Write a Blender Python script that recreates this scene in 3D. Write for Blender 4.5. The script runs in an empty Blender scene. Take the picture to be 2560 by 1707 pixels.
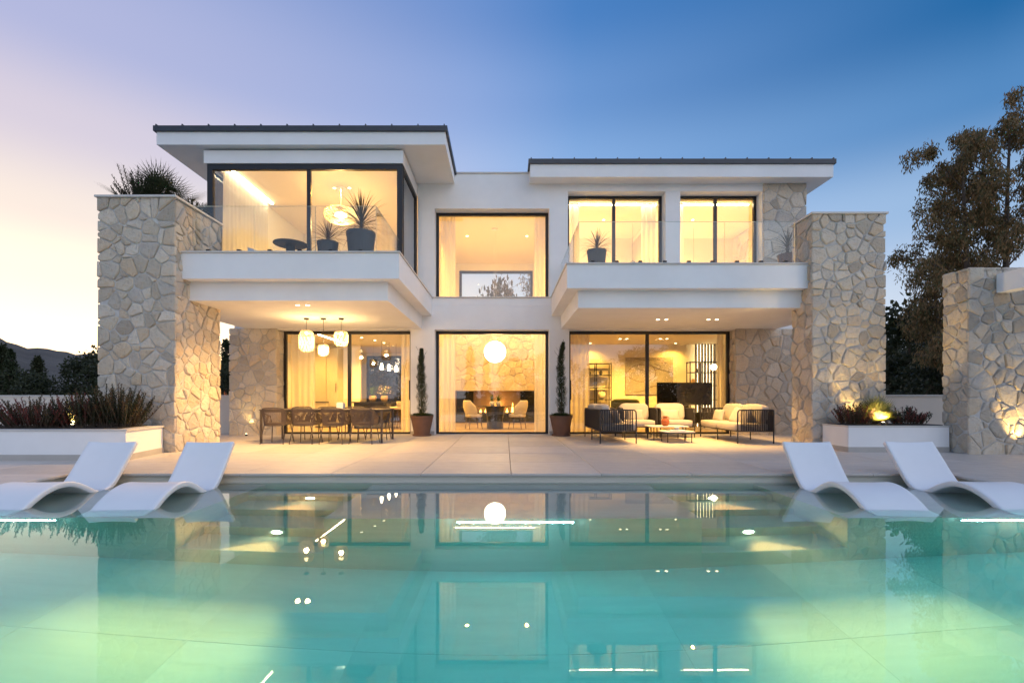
import bpy, math, random
import numpy as np
from mathutils import Vector, Matrix

R = math.radians
scene = bpy.context.scene
C = scene.collection
rng = random.Random(7)

# ------------------------------------------------------------------ camera
cam = bpy.data.cameras.new('camera')
cam.lens = 17.0
cam.sensor_width = 36.0
cam.shift_x = 0.0068
cam.shift_y = 0.0553
cam.clip_start = 0.05
cam.clip_end = 6000
camo = bpy.data.objects.new('camera', cam)
camo.location = (0, 0, 1.0)
camo.rotation_euler = (R(90), 0, 0)
C.objects.link(camo)
scene.camera = camo

# ------------------------------------------------------------------ world: dusk sky
SUNSET_AZ = R(-50)                       # left of the house, behind it
world = bpy.data.worlds.new('World')
scene.world = world
world.use_nodes = True
wt = world.node_tree
for n in list(wt.nodes):
    wt.nodes.remove(n)


def wn(t, **k):
    n = wt.nodes.new(t)
    for a, b in k.items():
        setattr(n, a, b)
    return n


def wmath(op, a, b=None, clamp=False):
    n = wn('ShaderNodeMath', operation=op, use_clamp=clamp)
    for i, s in enumerate((a, b)):
        if s is None:
            continue
        if isinstance(s, (int, float)):
            n.inputs[i].default_value = s
        else:
            wt.links.new(s, n.inputs[i])
    return n.outputs[0]


def wramp(fac, stops):
    n = wn('ShaderNodeValToRGB')
    el = n.color_ramp.elements
    while len(el) > 1:
        el.remove(el[-1])
    el[0].position = stops[0][0]
    el[0].color = (*stops[0][1], 1)
    for p, c in stops[1:]:
        e = el.new(p)
        e.color = (*c, 1)
    n.color_ramp.interpolation = 'EASE'
    wt.links.new(fac, n.inputs[0])
    return n.outputs[0]


def wmix(fac, a, b, mode='MIX'):
    n = wn('ShaderNodeMix', data_type='RGBA', blend_type=mode)
    if isinstance(fac, (int, float)):
        n.inputs[0].default_value = fac
    else:
        wt.links.new(fac, n.inputs[0])
    wt.links.new(a, n.inputs[6])
    wt.links.new(b, n.inputs[7])
    return n.outputs[2]


tc = wn('ShaderNodeTexCoord')
sep = wn('ShaderNodeSeparateXYZ')
wt.links.new(tc.outputs['Generated'], sep.inputs[0])
el = wmath('MULTIPLY', wmath('ARCSINE', sep.outputs[2]), 2 / math.pi, clamp=True)   # 0 horizon .. 1 zenith
hx, hy = sep.outputs[0], sep.outputs[1]
hl = wmath('SQRT', wmath('ADD', wmath('ADD', wmath('MULTIPLY', hx, hx), wmath('MULTIPLY', hy, hy)), 1e-6))
dsun = wmath('DIVIDE', wmath('ADD', wmath('MULTIPLY', hx, math.sin(SUNSET_AZ)),
                             wmath('MULTIPLY', hy, math.cos(SUNSET_AZ))), hl)
t = wmath('ADD', wmath('MULTIPLY', dsun, 0.5), 0.5)
D90 = 1 / 90.0
ZEN = (.12, .24, .52)
warm = wramp(el, [(0, (2.6, 1.85, .95)), (5 * D90, (2.1, 1.60, 1.02)), (11 * D90, (1.30, 1.06, .82)), (16 * D90, (.93, .81, .72)),
                  (23 * D90, (.69, .62, .72)), (30 * D90, (.45, .475, .72)), (45 * D90, (.24, .34, .66)), (1, ZEN)])
mid = wramp(el, [(0, (.95, .93, .92)), (8 * D90, (.75, .82, .94)), (17 * D90, (.48, .64, .92)), (25 * D90, (.29, .48, .83)),
                 (32 * D90, (.185, .355, .72)), (39 * D90, (.08, .24, .60)), (50 * D90, (.06, .20, .50)), (1, ZEN)])
cool = wramp(el, [(0, (.80, .82, .88)), (8 * D90, (.60, .70, .86)), (17 * D90, (.31, .48, .74)), (24 * D90, (.085, .25, .54)),
                  (31 * D90, (.010, .135, .38)), (45 * D90, (.02, .13, .37)), (1, ZEN)])
back = wramp(el, [(0, (1.14, 1.15, 1.30)), (15 * D90, (1.25, 1.30, 1.50)), (35 * D90, (1.0, 1.12, 1.44)), (60 * D90, (.62, .74, 1.05)), (1, ZEN)])
m1 = wmath('DIVIDE', wmath('SUBTRACT', t, 0.456), 0.394, clamp=True)
m2 = wmath('POWER', wmath('DIVIDE', wmath('SUBTRACT', t, 0.76), 0.24, clamp=True), 1.15)
mb_ = wmath('DIVIDE', wmath('SUBTRACT', 0.42, t), 0.30, clamp=True)
skycol = wmix(mb_, wmix(m2, wmix(m1, cool, mid), warm), back)
nish = wn('ShaderNodeTexSky', sky_type='NISHITA')
nish.sun_disc = False
nish.sun_elevation = R(1.0)
nish.sun_rotation = SUNSET_AZ
nish.air_density = 1.0
nish.dust_density = 1.0
nish.ozone_density = 2.0
bg1 = wn('ShaderNodeBackground')
bg1.inputs[1].default_value = 0.96
wt.links.new(skycol, bg1.inputs[0])
bg2 = wn('ShaderNodeBackground')
bg2.inputs[1].default_value = 0.05
wt.links.new(nish.outputs[0], bg2.inputs[0])
add = wn('ShaderNodeAddShader')
wt.links.new(bg1.outputs[0], add.inputs[0])
wt.links.new(bg2.outputs[0], add.inputs[1])
wo = wn('ShaderNodeOutputWorld')
wt.links.new(add.outputs[0], wo.inputs[0])

vs = scene.view_settings
scene.display_settings.display_device = 'sRGB'
vs.view_transform = 'Standard'
vs.look = 'None'
vs.exposure = 0.0
vs.gamma = 1.0
vs.use_curve_mapping = False

cy = scene.cycles
cy.use_denoising = True
try:
    cy.denoiser = 'OPENIMAGEDENOISE'
    cy.denoising_input_passes = 'RGB_ALBEDO_NORMAL'
except Exception:
    pass
cy.max_bounces = 14
cy.diffuse_bounces = 5
cy.glossy_bounces = 5
cy.transmission_bounces = 8
cy.transparent_max_bounces = 24
cy.volume_bounces = 1
cy.sample_clamp_indirect = 4.0
cy.caustics_reflective = True
cy.caustics_refractive = True
cy.blur_glossy = 0.3
cy.use_light_tree = True


# ------------------------------------------------------------------ materials
def newmat(name):
    m = bpy.data.materials.new(name)
    m.use_nodes = True
    nt = m.node_tree
    for n in list(nt.nodes):
        if n.type != 'OUTPUT_MATERIAL':
            nt.nodes.remove(n)
    out = [n for n in nt.nodes if n.type == 'OUTPUT_MATERIAL'][0]
    return m, nt, out


def pbsdf(nt, out, col=(.8, .8, .8), rough=.5, metal=0, spec=.5):
    p = nt.nodes.new('ShaderNodeBsdfPrincipled')
    p.inputs['Base Color'].default_value = (*col, 1)
    p.inputs['Roughness'].default_value = rough
    p.inputs['Metallic'].default_value = metal
    p.inputs['Specular IOR Level'].default_value = spec
    nt.links.new(p.outputs[0], out.inputs[0])
    return p


def noise(nt, scale, detail=4, rough=.6, coord='Object', stretch=None, dist=0):
    t_ = nt.nodes.new('ShaderNodeTexCoord')
    n = nt.nodes.new('ShaderNodeTexNoise')
    n.inputs['Scale'].default_value = scale
    n.inputs['Detail'].default_value = detail
    n.inputs['Roughness'].default_value = rough
    n.inputs['Distortion'].default_value = dist
    if stretch:
        mp = nt.nodes.new('ShaderNodeMapping')
        mp.inputs['Scale'].default_value = stretch
        nt.links.new(t_.outputs[coord], mp.inputs[0])
        nt.links.new(mp.outputs[0], n.inputs['Vector'])
    else:
        nt.links.new(t_.outputs[coord], n.inputs['Vector'])
    return n.outputs['Fac']


def ramp(nt, fac, stops):
    n = nt.nodes.new('ShaderNodeValToRGB')
    e = n.color_ramp.elements
    while len(e) > 1:
        e.remove(e[-1])
    e[0].position = stops[0][0]
    e[0].color = (*stops[0][1], 1)
    for p, c in stops[1:]:
        x = e.new(p)
        x.color = (*c, 1)
    nt.links.new(fac, n.inputs[0])
    return n.outputs[0]


def mixc(nt, fac, a, b, mode='MIX'):
    n = nt.nodes.new('ShaderNodeMix')
    n.data_type = 'RGBA'
    n.blend_type = mode
    for i, s in ((0, fac), (6, a), (7, b)):
        if isinstance(s, (int, float)):
            n.inputs[i].default_value = s
        elif isinstance(s, tuple):
            n.inputs[i].default_value = (*s, 1)
        else:
            nt.links.new(s, n.inputs[i])
    return n.outputs[2]


def bump(nt, p, h, strength=.3, dist=.02):
    b = nt.nodes.new('ShaderNodeBump')
    b.inputs['Strength'].default_value = strength
    b.inputs['Distance'].default_value = dist
    nt.links.new(h, b.inputs['Height'])
    nt.links.new(b.outputs[0], p.inputs['Normal'])
    return b


M = {}


def simple(name, col, rough=.5, metal=0, spec=.5, var=.12, nscale=6, bs=0, bscale=60, bd=.004, coord='Object', stretch=None):
    m, nt, out = newmat(name)
    p = pbsdf(nt, out, col, rough, metal, spec)
    f = noise(nt, nscale, 4, coord=coord, stretch=stretch)
    lo = tuple(c * (1 - var) for c in col)
    hi = tuple(min(1, c * (1 + var)) for c in col)
    nt.links.new(ramp(nt, f, [(.3, lo), (.7, hi)]), p.inputs['Base Color'])
    if bs:
        bump(nt, p, noise(nt, bscale, 5, coord=coord), bs, bd)
    M[name] = m
    return m


def emit(name, col, strength):
    m, nt, out = newmat(name)
    e = nt.nodes.new('ShaderNodeEmission')
    e.inputs[0].default_value = (*col, 1)
    e.inputs[1].default_value = strength
    nt.links.new(e.outputs[0], out.inputs[0])
    M[name] = m
    return m


simple('plaster', (.84, .835, .82), .75, var=.05, nscale=.9, bs=.35, bscale=70, bd=.004)
simple('coping', (.60, .575, .53), .55, var=.06, nscale=3, bs=.1)
simple('skirting', (.44, .415, .38), .6, var=.06, nscale=3)
simple('interior', (.82, .75, .60), .8, var=.02, nscale=1)
simple('cream_wall', (.70, .62, .52), .8, var=.04, nscale=1.2, bs=.2, bscale=80, bd=.003)
simple('mortar', (.54, .52, .49), .9, var=.15, nscale=9, bs=.5, bscale=40, bd=.01)
simple('dark_metal', (.016, .015, .016), .4, var=.1)
simple('roof_metal', (.055, .06, .07), .45, var=.1, metal=.3)
simple('black', (.012, .012, .013), .35)
simple('charcoal', (.028, .026, .026), .5)
simple('taupe_metal', (.075, .058, .046), .5)
simple('rope_taupe', (.12, .085, .062), .8, var=.2, nscale=40)
simple('rope_black', (.020, .017, .017), .75, var=.2, nscale=40)
simple('cushion', (.46, .41, .35), .9, var=.05, nscale=8, bs=.35, bscale=500, bd=.002)
simple('dark_cushion', (.17, .13, .10), .9, bs=.3, bscale=400, bd=.002)
simple('lounger_white', (.80, .80, .80), .42, var=.02, nscale=3, bs=.06, bscale=300, bd=.001)
simple('pot_brown', (.135, .068, .045), .65, var=.12, nscale=5, bs=.2, bscale=50)
simple('pot_grey', (.06, .062, .07), .7, var=.12, nscale=5, bs=.2, bscale=50)
simple('pot_white', (.75, .70, .60), .6, var=.05)
simple('pot_straw', (.50, .33, .13), .8, var=.2, nscale=30)
simple('orange_clay', (.52, .13, .03), .45, var=.15)
simple('soil', (.03, .022, .015), .95, var=.3, nscale=20, bs=.6, bscale=40, bd=.02)
simple('bark', (.10, .075, .055), .9, var=.3, nscale=12, bs=.6, bscale=25, bd=.02)
simple('wood_dark', (.10, .055, .03), .5, var=.25, nscale=6, stretch=(1, 8, 8))
simple('wood_floor', (.36, .27, .18), .45, var=.12, nscale=3)
simple('cabinet', (.42, .37, .29), .55, var=.05, nscale=2)
simple('stone_dark', (.035, .033, .032), .25, var=.4, nscale=3)
simple('fire_back', (.20, .13, .08), .6, var=.1)
simple('boucle', (.66, .58, .45), .95, var=.08, nscale=25, bs=.4, bscale=200, bd=.004)
simple('green_fabric', (.08, .09, .03), .9)
simple('grey_white', (.62, .63, .66), .6, var=.03)
simple('rattan', (.70, .56, .34), .7, var=.2, nscale=30)
simple('hill', (.075, .066, .055), .95, var=.35, nscale=.03, bs=.5, bscale=.15, bd=4)
simple('ground', (.10, .09, .06), .95, var=.3, nscale=.2)
simple('far_house', (.78, .78, .80), .8, var=.03)
simple('panel_black', (.006, .006, .007), .12, spec=.22)
simple('white_plastic', (.8, .8, .78), .4)
simple('glass_edge', (.45, .55, .50), .2)


def leafmat(name, a, b, rough=.55, trans=.25):
    m, nt, out = newmat(name)
    p = nt.nodes.new('ShaderNodeBsdfPrincipled')
    p.inputs['Roughness'].default_value = rough
    p.inputs['Specular IOR Level'].default_value = .3
    g = nt.nodes.new('ShaderNodeNewGeometry')
    c = ramp(nt, g.outputs['Random Per Island'], [(0, a), (1, b)])
    nt.links.new(c, p.inputs['Base Color'])
    tr = nt.nodes.new('ShaderNodeBsdfTranslucent')
    nt.links.new(c, tr.inputs[0])
    mx = nt.nodes.new('ShaderNodeMixShader')
    mx.inputs[0].default_value = trans
    nt.links.new(p.outputs[0], mx.inputs[1])
    nt.links.new(tr.outputs[0], mx.inputs[2])
    nt.links.new(mx.outputs[0], out.inputs[0])
    M[name] = m


leafmat('leaf_euc', (.075, .085, .03), (.30, .17, .07))
leafmat('leaf_dark', (.018, .026, .011), (.052, .060, .026))
leafmat('leaf_cypress', (.018, .030, .014), (.05, .065, .028))
leafmat('leaf_shrub', (.045, .055, .020), (.15, .085, .045))
leafmat('leaf_red', (.12, .03, .026), (.26, .07, .05))
leafmat('leaf_palm', (.10, .13, .03), (.22, .22, .06))
leafmat('leaf_strap', (.05, .055, .028), (.11, .09, .06))
leafmat('leaf_purple', (.05, .03, .03), (.09, .06, .045))
leafmat('leaf_house', (.03, .07, .015), (.08, .14, .03))
leafmat('moss', (.03, .06, .012), (.07, .10, .025))
leafmat('flower', (.7, .6, .5), (.9, .75, .6))


def stonemat():
    m, nt, out = newmat('stone')
    p = pbsdf(nt, out, rough=.85)
    oi = nt.nodes.new('ShaderNodeObjectInfo')
    base = ramp(nt, oi.outputs['Random'], [(0, (.46, .41, .34)), (.2, (.66, .59, .48)), (.4, (.74, .67, .56)), (.55, (.57, .54, .49)),
                                           (.7, (.68, .56, .41)), (.85, (.78, .72, .62)), (1, (.52, .48, .41))])
    f = noise(nt, 7, 6, .65, dist=.6)
    tint = ramp(nt, f, [(.28, (.70, .66, .61)), (.48, (1, .98, .96)), (.68, (1.0, .90, .75)), (.82, (.84, .70, .54))])
    nt.links.new(mixc(nt, 1.0, base, tint, 'MULTIPLY'), p.inputs['Base Color'])
    h1 = noise(nt, 9, 8, .7, dist=.4)
    h2 = noise(nt, 55, 4, .7)
    ad = nt.nodes.new('ShaderNodeMath')
    ad.operation = 'MULTIPLY_ADD'
    nt.links.new(h2, ad.inputs[0])
    ad.inputs[1].default_value = .25
    nt.links.new(h1, ad.inputs[2])
    bump(nt, p, ad.outputs[0], 1.0, .06)
    M['stone'] = m


stonemat()


def tilemat(name, col, rough, var):
    m, nt, out = newmat(name)
    p = pbsdf(nt, out, rough=rough, spec=.4)
    oi = nt.nodes.new('ShaderNodeObjectInfo')
    f = noise(nt, 1.6, 7, .65, coord='Object', stretch=(.5, 4, 4), dist=.3)
    a = ramp(nt, f, [(.25, tuple(c * (1 - var) for c in col)), (.75, tuple(c * (1 + var) for c in col))])
    b = ramp(nt, oi.outputs['Random'], [(0, (.89, .89, .885)), (1, (1.06, 1.05, 1.045))])
    nt.links.new(mixc(nt, 1.0, a, b, 'MULTIPLY'), p.inputs['Base Color'])
    rr = ramp(nt, noise(nt, 5, 5), [(.3, (rough - .1,) * 3), (.7, (rough + .12,) * 3)])
    nt.links.new(rr, p.inputs['Roughness'])
    bump(nt, p, noise(nt, 60, 4), .12, .003)
    M[name] = m


tilemat('tile', (.54, .49, .435), .48, .12)
tilemat('pool_tile', (.60, .58, .50), .6, .10)


def glassmat(name, tint=(1, 1, 1), refl=1.0, ior=1.5):
    m, nt, out = newmat(name)
    tr = nt.nodes.new('ShaderNodeBsdfTransparent')
    tr.inputs[0].default_value = (*tint, 1)
    gl = nt.nodes.new('ShaderNodeBsdfGlossy')
    gl.inputs['Roughness'].default_value = 0
    gl.inputs['Color'].default_value = (.97, .98, 1, 1)
    fr = nt.nodes.new('ShaderNodeFresnel')
    fr.inputs[0].default_value = ior
    mu = nt.nodes.new('ShaderNodeMath')
    mu.operation = 'MULTIPLY'
    mu.use_clamp = True
    mu.inputs[1].default_value = refl
    nt.links.new(fr.outputs[0], mu.inputs[0])
    mx = nt.nodes.new('ShaderNodeMixShader')
    nt.links.new(mu.outputs[0], mx.inputs[0])
    nt.links.new(tr.outputs[0], mx.inputs[1])
    nt.links.new(gl.outputs[0], mx.inputs[2])
    nt.links.new(mx.outputs[0], out.inputs[0])
    M[name] = m


glassmat('pane', (.98, .985, .975), 1.6)
glassmat('rail_glass', (.96, .98, .972), .7)


def curtainmat():
    m, nt, out = newmat('curtain')
    d = nt.nodes.new('ShaderNodeBsdfDiffuse')
    d.inputs[0].default_value = (.86, .80, .68, 1)
    tl = nt.nodes.new('ShaderNodeBsdfTranslucent')
    tl.inputs[0].default_value = (.86, .80, .68, 1)
    tr = nt.nodes.new('ShaderNodeBsdfTransparent')
    m1 = nt.nodes.new('ShaderNodeMixShader')
    m1.inputs[0].default_value = .5
    m2 = nt.nodes.new('ShaderNodeMixShader')
    m2.inputs[0].default_value = .12
    nt.links.new(d.outputs[0], m1.inputs[1])
    nt.links.new(tl.outputs[0], m1.inputs[2])
    nt.links.new(m1.outputs[0], m2.inputs[1])
    nt.links.new(tr.outputs[0], m2.inputs[2])
    nt.links.new(m2.outputs[0], out.inputs[0])
    M['curtain'] = m


curtainmat()


def watermat():
    m, nt, out = newmat('water')
    rf = nt.nodes.new('ShaderNodeBsdfRefraction')
    rf.inputs['IOR'].default_value = 1.333
    rf.inputs['Roughness'].default_value = 0
    gl = nt.nodes.new('ShaderNodeBsdfGlossy')
    gl.inputs['Roughness'].default_value = 0.0
    gl.inputs['Color'].default_value = (1, 1, 1, 1)
    fr = nt.nodes.new('ShaderNodeFresnel')
    fr.inputs[0].default_value = 1.333
    mx = nt.nodes.new('ShaderNodeMixShader')
    nt.links.new(fr.outputs[0], mx.inputs[0])
    nt.links.new(rf.outputs[0], mx.inputs[1])
    nt.links.new(gl.outputs[0], mx.inputs[2])
    nt.links.new(mx.outputs[0], out.inputs[0])
    # a breath of ripple
    n = noise(nt, 1.2, 2, .5, coord='Object')
    b = nt.nodes.new('ShaderNodeBump')
    b.inputs['Strength'].default_value = .05
    b.inputs['Distance'].default_value = .004
    nt.links.new(n, b.inputs['Height'])
    for k in (rf, gl, fr):
        nt.links.new(b.outputs[0], k.inputs['Normal'])
    va = nt.nodes.new('ShaderNodeVolumeAbsorption')
    va.inputs['Color'].default_value = (.0, .925, .94, 1)
    va.inputs['Density'].default_value = .36
    vsn = nt.nodes.new('ShaderNodeVolumeScatter')
    vsn.inputs['Color'].default_value = (.8, .97, 1, 1)
    vsn.inputs['Density'].default_value = .03
    vsn.inputs['Anisotropy'].default_value = .3
    av = nt.nodes.new('ShaderNodeAddShader')
    nt.links.new(va.outputs[0], av.inputs[0])
    nt.links.new(vsn.outputs[0], av.inputs[1])
    nt.links.new(av.outputs[0], out.inputs['Volume'])
    M['water'] = m


watermat()


def paintingmat():
    m, nt, out = newmat('canvas')
    p = pbsdf(nt, out, rough=.8)
    f = noise(nt, 2.2, 8, .7, dist=1.2)
    c = ramp(nt, f, [(.3, (.40, .37, .35)), (.5, (.30, .28, .27)), (.62, (.44, .38, .30)), (.75, (.42, .26, .08))])
    nt.links.new(c, p.inputs['Base Color'])
    M['canvas'] = m


paintingmat()
WARM = (1.0, .56, .165)
WARM2 = (1.0, .80, .46)
emit('lamp_warm', WARM2, 14)
emit('led', (1.0, .82, .50), 55)
emit('led_soft', (1.0, .78, .42), 22)
emit('bulb', (1.0, .72, .34), 14)
emit('globe', (1.0, .84, .56), 12)
emit('pool_lamp', (1.0, .90, .55), 30)
emit('pool_led', (.42, .95, 1.0), 400)
emit('flame', (1.0, .50, .10), 9)
emit('rattan_glow', (1.0, .66, .25), 1.6)
emit('shelf_led', (1.0, .78, .40), 12)


# ------------------------------------------------------------------ mesh helpers
class MB:
    def __init__(self):
        self.v, self.f, self.M = [], [], None

    def _p(self, p):
        if self.M is not None:
            q = self.M @ Vector(p)
            return (q.x, q.y, q.z)
        return (p[0], p[1], p[2])

    def add(self, verts, faces):
        o = len(self.v)
        self.v += [self._p(p) for p in verts]
        self.f += [tuple(i + o for i in f) for f in faces]
        return self

    def box(self, x0, x1, y0, y1, z0, z1):
        v = [(x0, y0, z0), (x1, y0, z0), (x1, y1, z0), (x0, y1, z0), (x0, y0, z1), (x1, y0, z1), (x1, y1, z1), (x0, y1, z1)]
        return self.add(v, [(0, 3, 2, 1), (4, 5, 6, 7), (0, 1, 5, 4), (1, 2, 6, 5), (2, 3, 7, 6), (3, 0, 4, 7)])

    def prism(self, poly, z0, z1):
        n = len(poly)
        v = [(x, y, z0) for x, y in poly] + [(x, y, z1) for x, y in poly]
        f = [tuple(reversed(range(n))), tuple(range(n, 2 * n))]
        f += [(i, (i + 1) % n, n + (i + 1) % n, n + i) for i in range(n)]
        return self.add(v, f)

    def tube(self, pts, r, n=8, closed=False):
        P = [Vector(p) for p in pts]
        m = len(P)
        rs = r if isinstance(r, (list, tuple)) else [r] * m
        tang = []
        for i in range(m):
            a = P[(i - 1) % m] if (closed or i > 0) else P[i]
            b = P[(i + 1) % m] if (closed or i < m - 1) else P[i]
            tv = (b - a)
            tang.append(tv.normalized() if tv.length > 1e-9 else Vector((0, 0, 1)))
        up = Vector((0, 0, 1)) if abs(tang[0].z) < .9 else Vector((1, 0, 0))
        nrm = (up - tang[0] * up.dot(tang[0])).normalized()
        vs_, fs = [], []
        for i in range(m):
            nrm = (nrm - tang[i] * nrm.dot(tang[i]))
            nrm = nrm.normalized() if nrm.length > 1e-6 else tang[i].orthogonal().normalized()
            bi = tang[i].cross(nrm)
            for k in range(n):
                a = 2 * math.pi * k / n
                vs_.append(tuple(P[i] + nrm * (rs[i] * math.cos(a)) + bi * (rs[i] * math.sin(a))))
        lim = m if closed else m - 1
        for i in range(lim):
            j = (i + 1) % m
            for k in range(n):
                l = (k + 1) % n
                fs.append((i * n + k, i * n + l, j * n + l, j * n + k))
        if not closed:
            fs.append(tuple(reversed(range(n))))
            fs.append(tuple((m - 1) * n + k for k in range(n)))
        return self.add(vs_, fs)

    def lathe(self, prof, n=24, c=(0, 0, 0), cap=True, wob=None):
        vs_, fs = [], []
        for r_, z in prof:
            for k in range(n):
                a = 2 * math.pi * k / n
                w = wob(a, z) if wob else 1
                vs_.append((c[0] + r_ * w * math.cos(a), c[1] + r_ * w * math.sin(a), c[2] + z))
        for i in range(len(prof) - 1):
            for k in range(n):
                l = (k + 1) % n
                fs.append((i * n + k, i * n + l, (i + 1) * n + l, (i + 1) * n + k))
        if cap:
            fs.append(tuple(reversed(range(n))))
            fs.append(tuple((len(prof) - 1) * n + k for k in range(n)))
        return self.add(vs_, fs)

    def sq(self, c, s, e1=.35, e2=.35, n=20, m=12):
        """super-ellipsoid: a plump box"""
        def pw(x, e):
            return math.copysign(abs(x) ** e, x)
        vs_, fs = [], []
        for i in range(m + 1):
            ph = -math.pi / 2 + math.pi * i / m
            for k in range(n):
                th = 2 * math.pi * k / n
                vs_.append((c[0] + s[0] * pw(math.cos(ph), e1) * pw(math.cos(th), e2),
                            c[1] + s[1] * pw(math.cos(ph), e1) * pw(math.sin(th), e2),
                            c[2] + s[2] * pw(math.sin(ph), e1)))
        for i in range(m):
            for k in range(n):
                l = (k + 1) % n
                fs.append((i * n + k, i * n + l, (i + 1) * n + l, (i + 1) * n + k))
        return self.add(vs_, fs)

    def grid(self, rows):
        nr, nc = len(rows), len(rows[0])
        v = [p for r_ in rows for p in r_]
        f = [(i * nc + j, i * nc + j + 1, (i + 1) * nc + j + 1, (i + 1) * nc + j) for i in range(nr - 1) for j in range(nc - 1)]
        return self.add(v, f)

    def blade(self, p, d, length, width, droop, seg=4, up=Vector((0, 0, 1)), fold=0):
        """tapered strap leaf from p along d, sagging by droop"""
        d = Vector(d).normalized()
        p = Vector(p)
        side = d.cross(up)
        side = side.normalized() if side.length > 1e-3 else Vector((1, 0, 0))
        vs_ = []
        step = length / seg
        for i in range(seg + 1):
            w = width * (1 - (i / seg) ** 1.6) * (.55 + .45 * min(1, i * 2 / seg)) if seg > 1 else width * (1 - i)
            vs_ += [tuple(p - side * w / 2), tuple(p + side * w / 2)]
            p = p + d * step
            d = (d + Vector((0, 0, -droop * (i + 1) / seg))).normalized()
        fs = [(2 * i, 2 * i + 1, 2 * i + 3, 2 * i + 2) for i in range(seg)]
        return self.add(vs_, fs)

    def build(self, name, mat, parent=None, smooth=False, bevel=0, label=None, bseg=2):
        off = wloc(parent)
        me = bpy.data.meshes.new(name)
        me.from_pydata([(x - off[0], y - off[1], z - off[2]) for x, y, z in self.v], [], self.f)
        me.materials.append(M[mat] if isinstance(mat, str) else mat)
        if smooth:
            me.polygons.foreach_set('use_smooth', [True] * len(me.polygons))
        me.update()
        o = bpy.data.objects.new(name, me)
        C.objects.link(o)
        if parent is not None:
            o.parent = parent
        if bevel:
            b = o.modifiers.new('bevel', 'BEVEL')
            b.width = bevel
            b.segments = bseg
            b.limit_method = 'ANGLE'
        if label:
            o['label'] = label
        return o


def wloc(o):
    x = y = z = 0
    while o is not None:
        x += o.location.x
        y += o.location.y
        z += o.location.z
        o = o.parent
    return (x, y, z)


def tag(o, label=None, cat=None, group=None, kind=None):
    for k, v in (('label', label), ('category', cat), ('group', group), ('kind', kind)):
        if v:
            o[k] = v
    return o


def thing(name, label, cat, loc=(0, 0, 0), group=None):
    o = bpy.data.objects.new(name, None)
    o.empty_display_size = .1
    o.location = loc
    C.objects.link(o)
    return tag(o, label, cat, group)


def struct(o):
    o['kind'] = 'structure'
    return o


def copy_tree(o, parent=None):
    c = o.copy()
    C.objects.link(c)
    c.parent = parent
    for ch in list(o.children):
        copy_tree(ch, c)
    return c


def kids(o):
    return list(o.children)


def box(name, mat, b, parent=None, bevel=0, label=None):
    return MB().box(*b).build(name, mat, parent, bevel=bevel, label=label)


def light(kind, name, loc, energy, col=WARM, parent=None, radius=.05, cone=120, blend=.6, direction=(0, 0, -1)):
    l = bpy.data.lights.new(name, kind)
    l.energy = energy
    l.color = col
    l.shadow_soft_size = radius
    if kind == 'SPOT':
        l.spot_size = R(cone)
        l.spot_blend = blend
    o = bpy.data.objects.new(name, l)
    off = wloc(parent)
    o.location = (loc[0] - off[0], loc[1] - off[1], loc[2] - off[2])
    o.rotation_euler = Vector(direction).to_track_quat('-Z', 'Y').to_euler()
    C.objects.link(o)
    if parent is not None:
        o.parent = parent
    return o


# ------------------------------------------------------------------ irregular stone cladding
def clip(poly, nx, ny, d):
    """keep the part with nx*x + ny*y <= d"""
    out = []
    n = len(poly)
    for i in range(n):
        a, b = poly[i], poly[(i + 1) % n]
        da, db = nx * a[0] + ny * a[1] - d, nx * b[0] + ny * b[1] - d
        if da <= 0:
            out.append(a)
        if da * db < 0:
            t_ = da / (da - db)
            out.append((a[0] + (b[0] - a[0]) * t_, a[1] + (b[1] - a[1]) * t_))
    return out


def crazy(W, H, size, gap, seed, edge=.02):
    """polygons of a crazy-paving pattern on W x H"""
    r_ = random.Random(seed)
    nu, nv = max(2, round(W / size)), max(2, round(H / size))
    pts = []
    for j in range(nv):
        for i in range(nu):
            off = .5 * (j % 2) - .25
            if r_.random() < .10 and 0 < i < nu - 1:
                continue
            pts.append(((i + .5 + off * .8 + r_.uniform(-.48, .48)) * W / nu, (j + .5 + r_.uniform(-.48, .48)) * H / nv, r_.uniform(-.42, .42) * size * size))
    polys = []
    for i, (x, y, w) in enumerate(pts):
        poly = [(-edge, -edge), (W + edge, -edge), (W + edge, H + edge), (-edge, H + edge)]
        nb = sorted((( (q[0] - x) ** 2 + (q[1] - y) ** 2, q) for j, q in enumerate(pts) if j != i), key=lambda k: k[0])[:22]
        for d2, q in nb:
            d = math.sqrt(d2)
            if d < 1e-6:
                continue
            nx, ny = (q[0] - x) / d, (q[1] - y) / d
            m_ = (d2 + w - q[2]) / (2 * d)
            poly = clip(poly, nx, ny, nx * x + ny * y + m_ - gap / 2)
            if len(poly) < 3:
                break
        if len(poly) < 3:
            continue
        ar = .5 * abs(sum(poly[k][0] * poly[(k + 1) % len(poly)][1] - poly[(k + 1) % len(poly)][0] * poly[k][1] for k in range(len(poly))))
        if ar < .0035:
            continue
        # drop tiny edges, nibble the corners
        q = []
        n = len(poly)
        for k in range(n):
            a, b, c = Vector(poly[k - 1]), Vector(poly[k]), Vector(poly[(k + 1) % n])
            la, lc = (a - b).length, (c - b).length
            if min(la, lc) < .012:
                if la >= lc:
                    q.append(tuple(b))
                continue
            cut = min(.028, .28 * min(la, lc)) * r_.uniform(.35, 1.0)
            q.append(tuple(b + (a - b) / la * cut))
            q.append(tuple(b + (c - b) / lc * cut))
        if len(q) >= 3:
            polys.append(q)
    return polys


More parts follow.
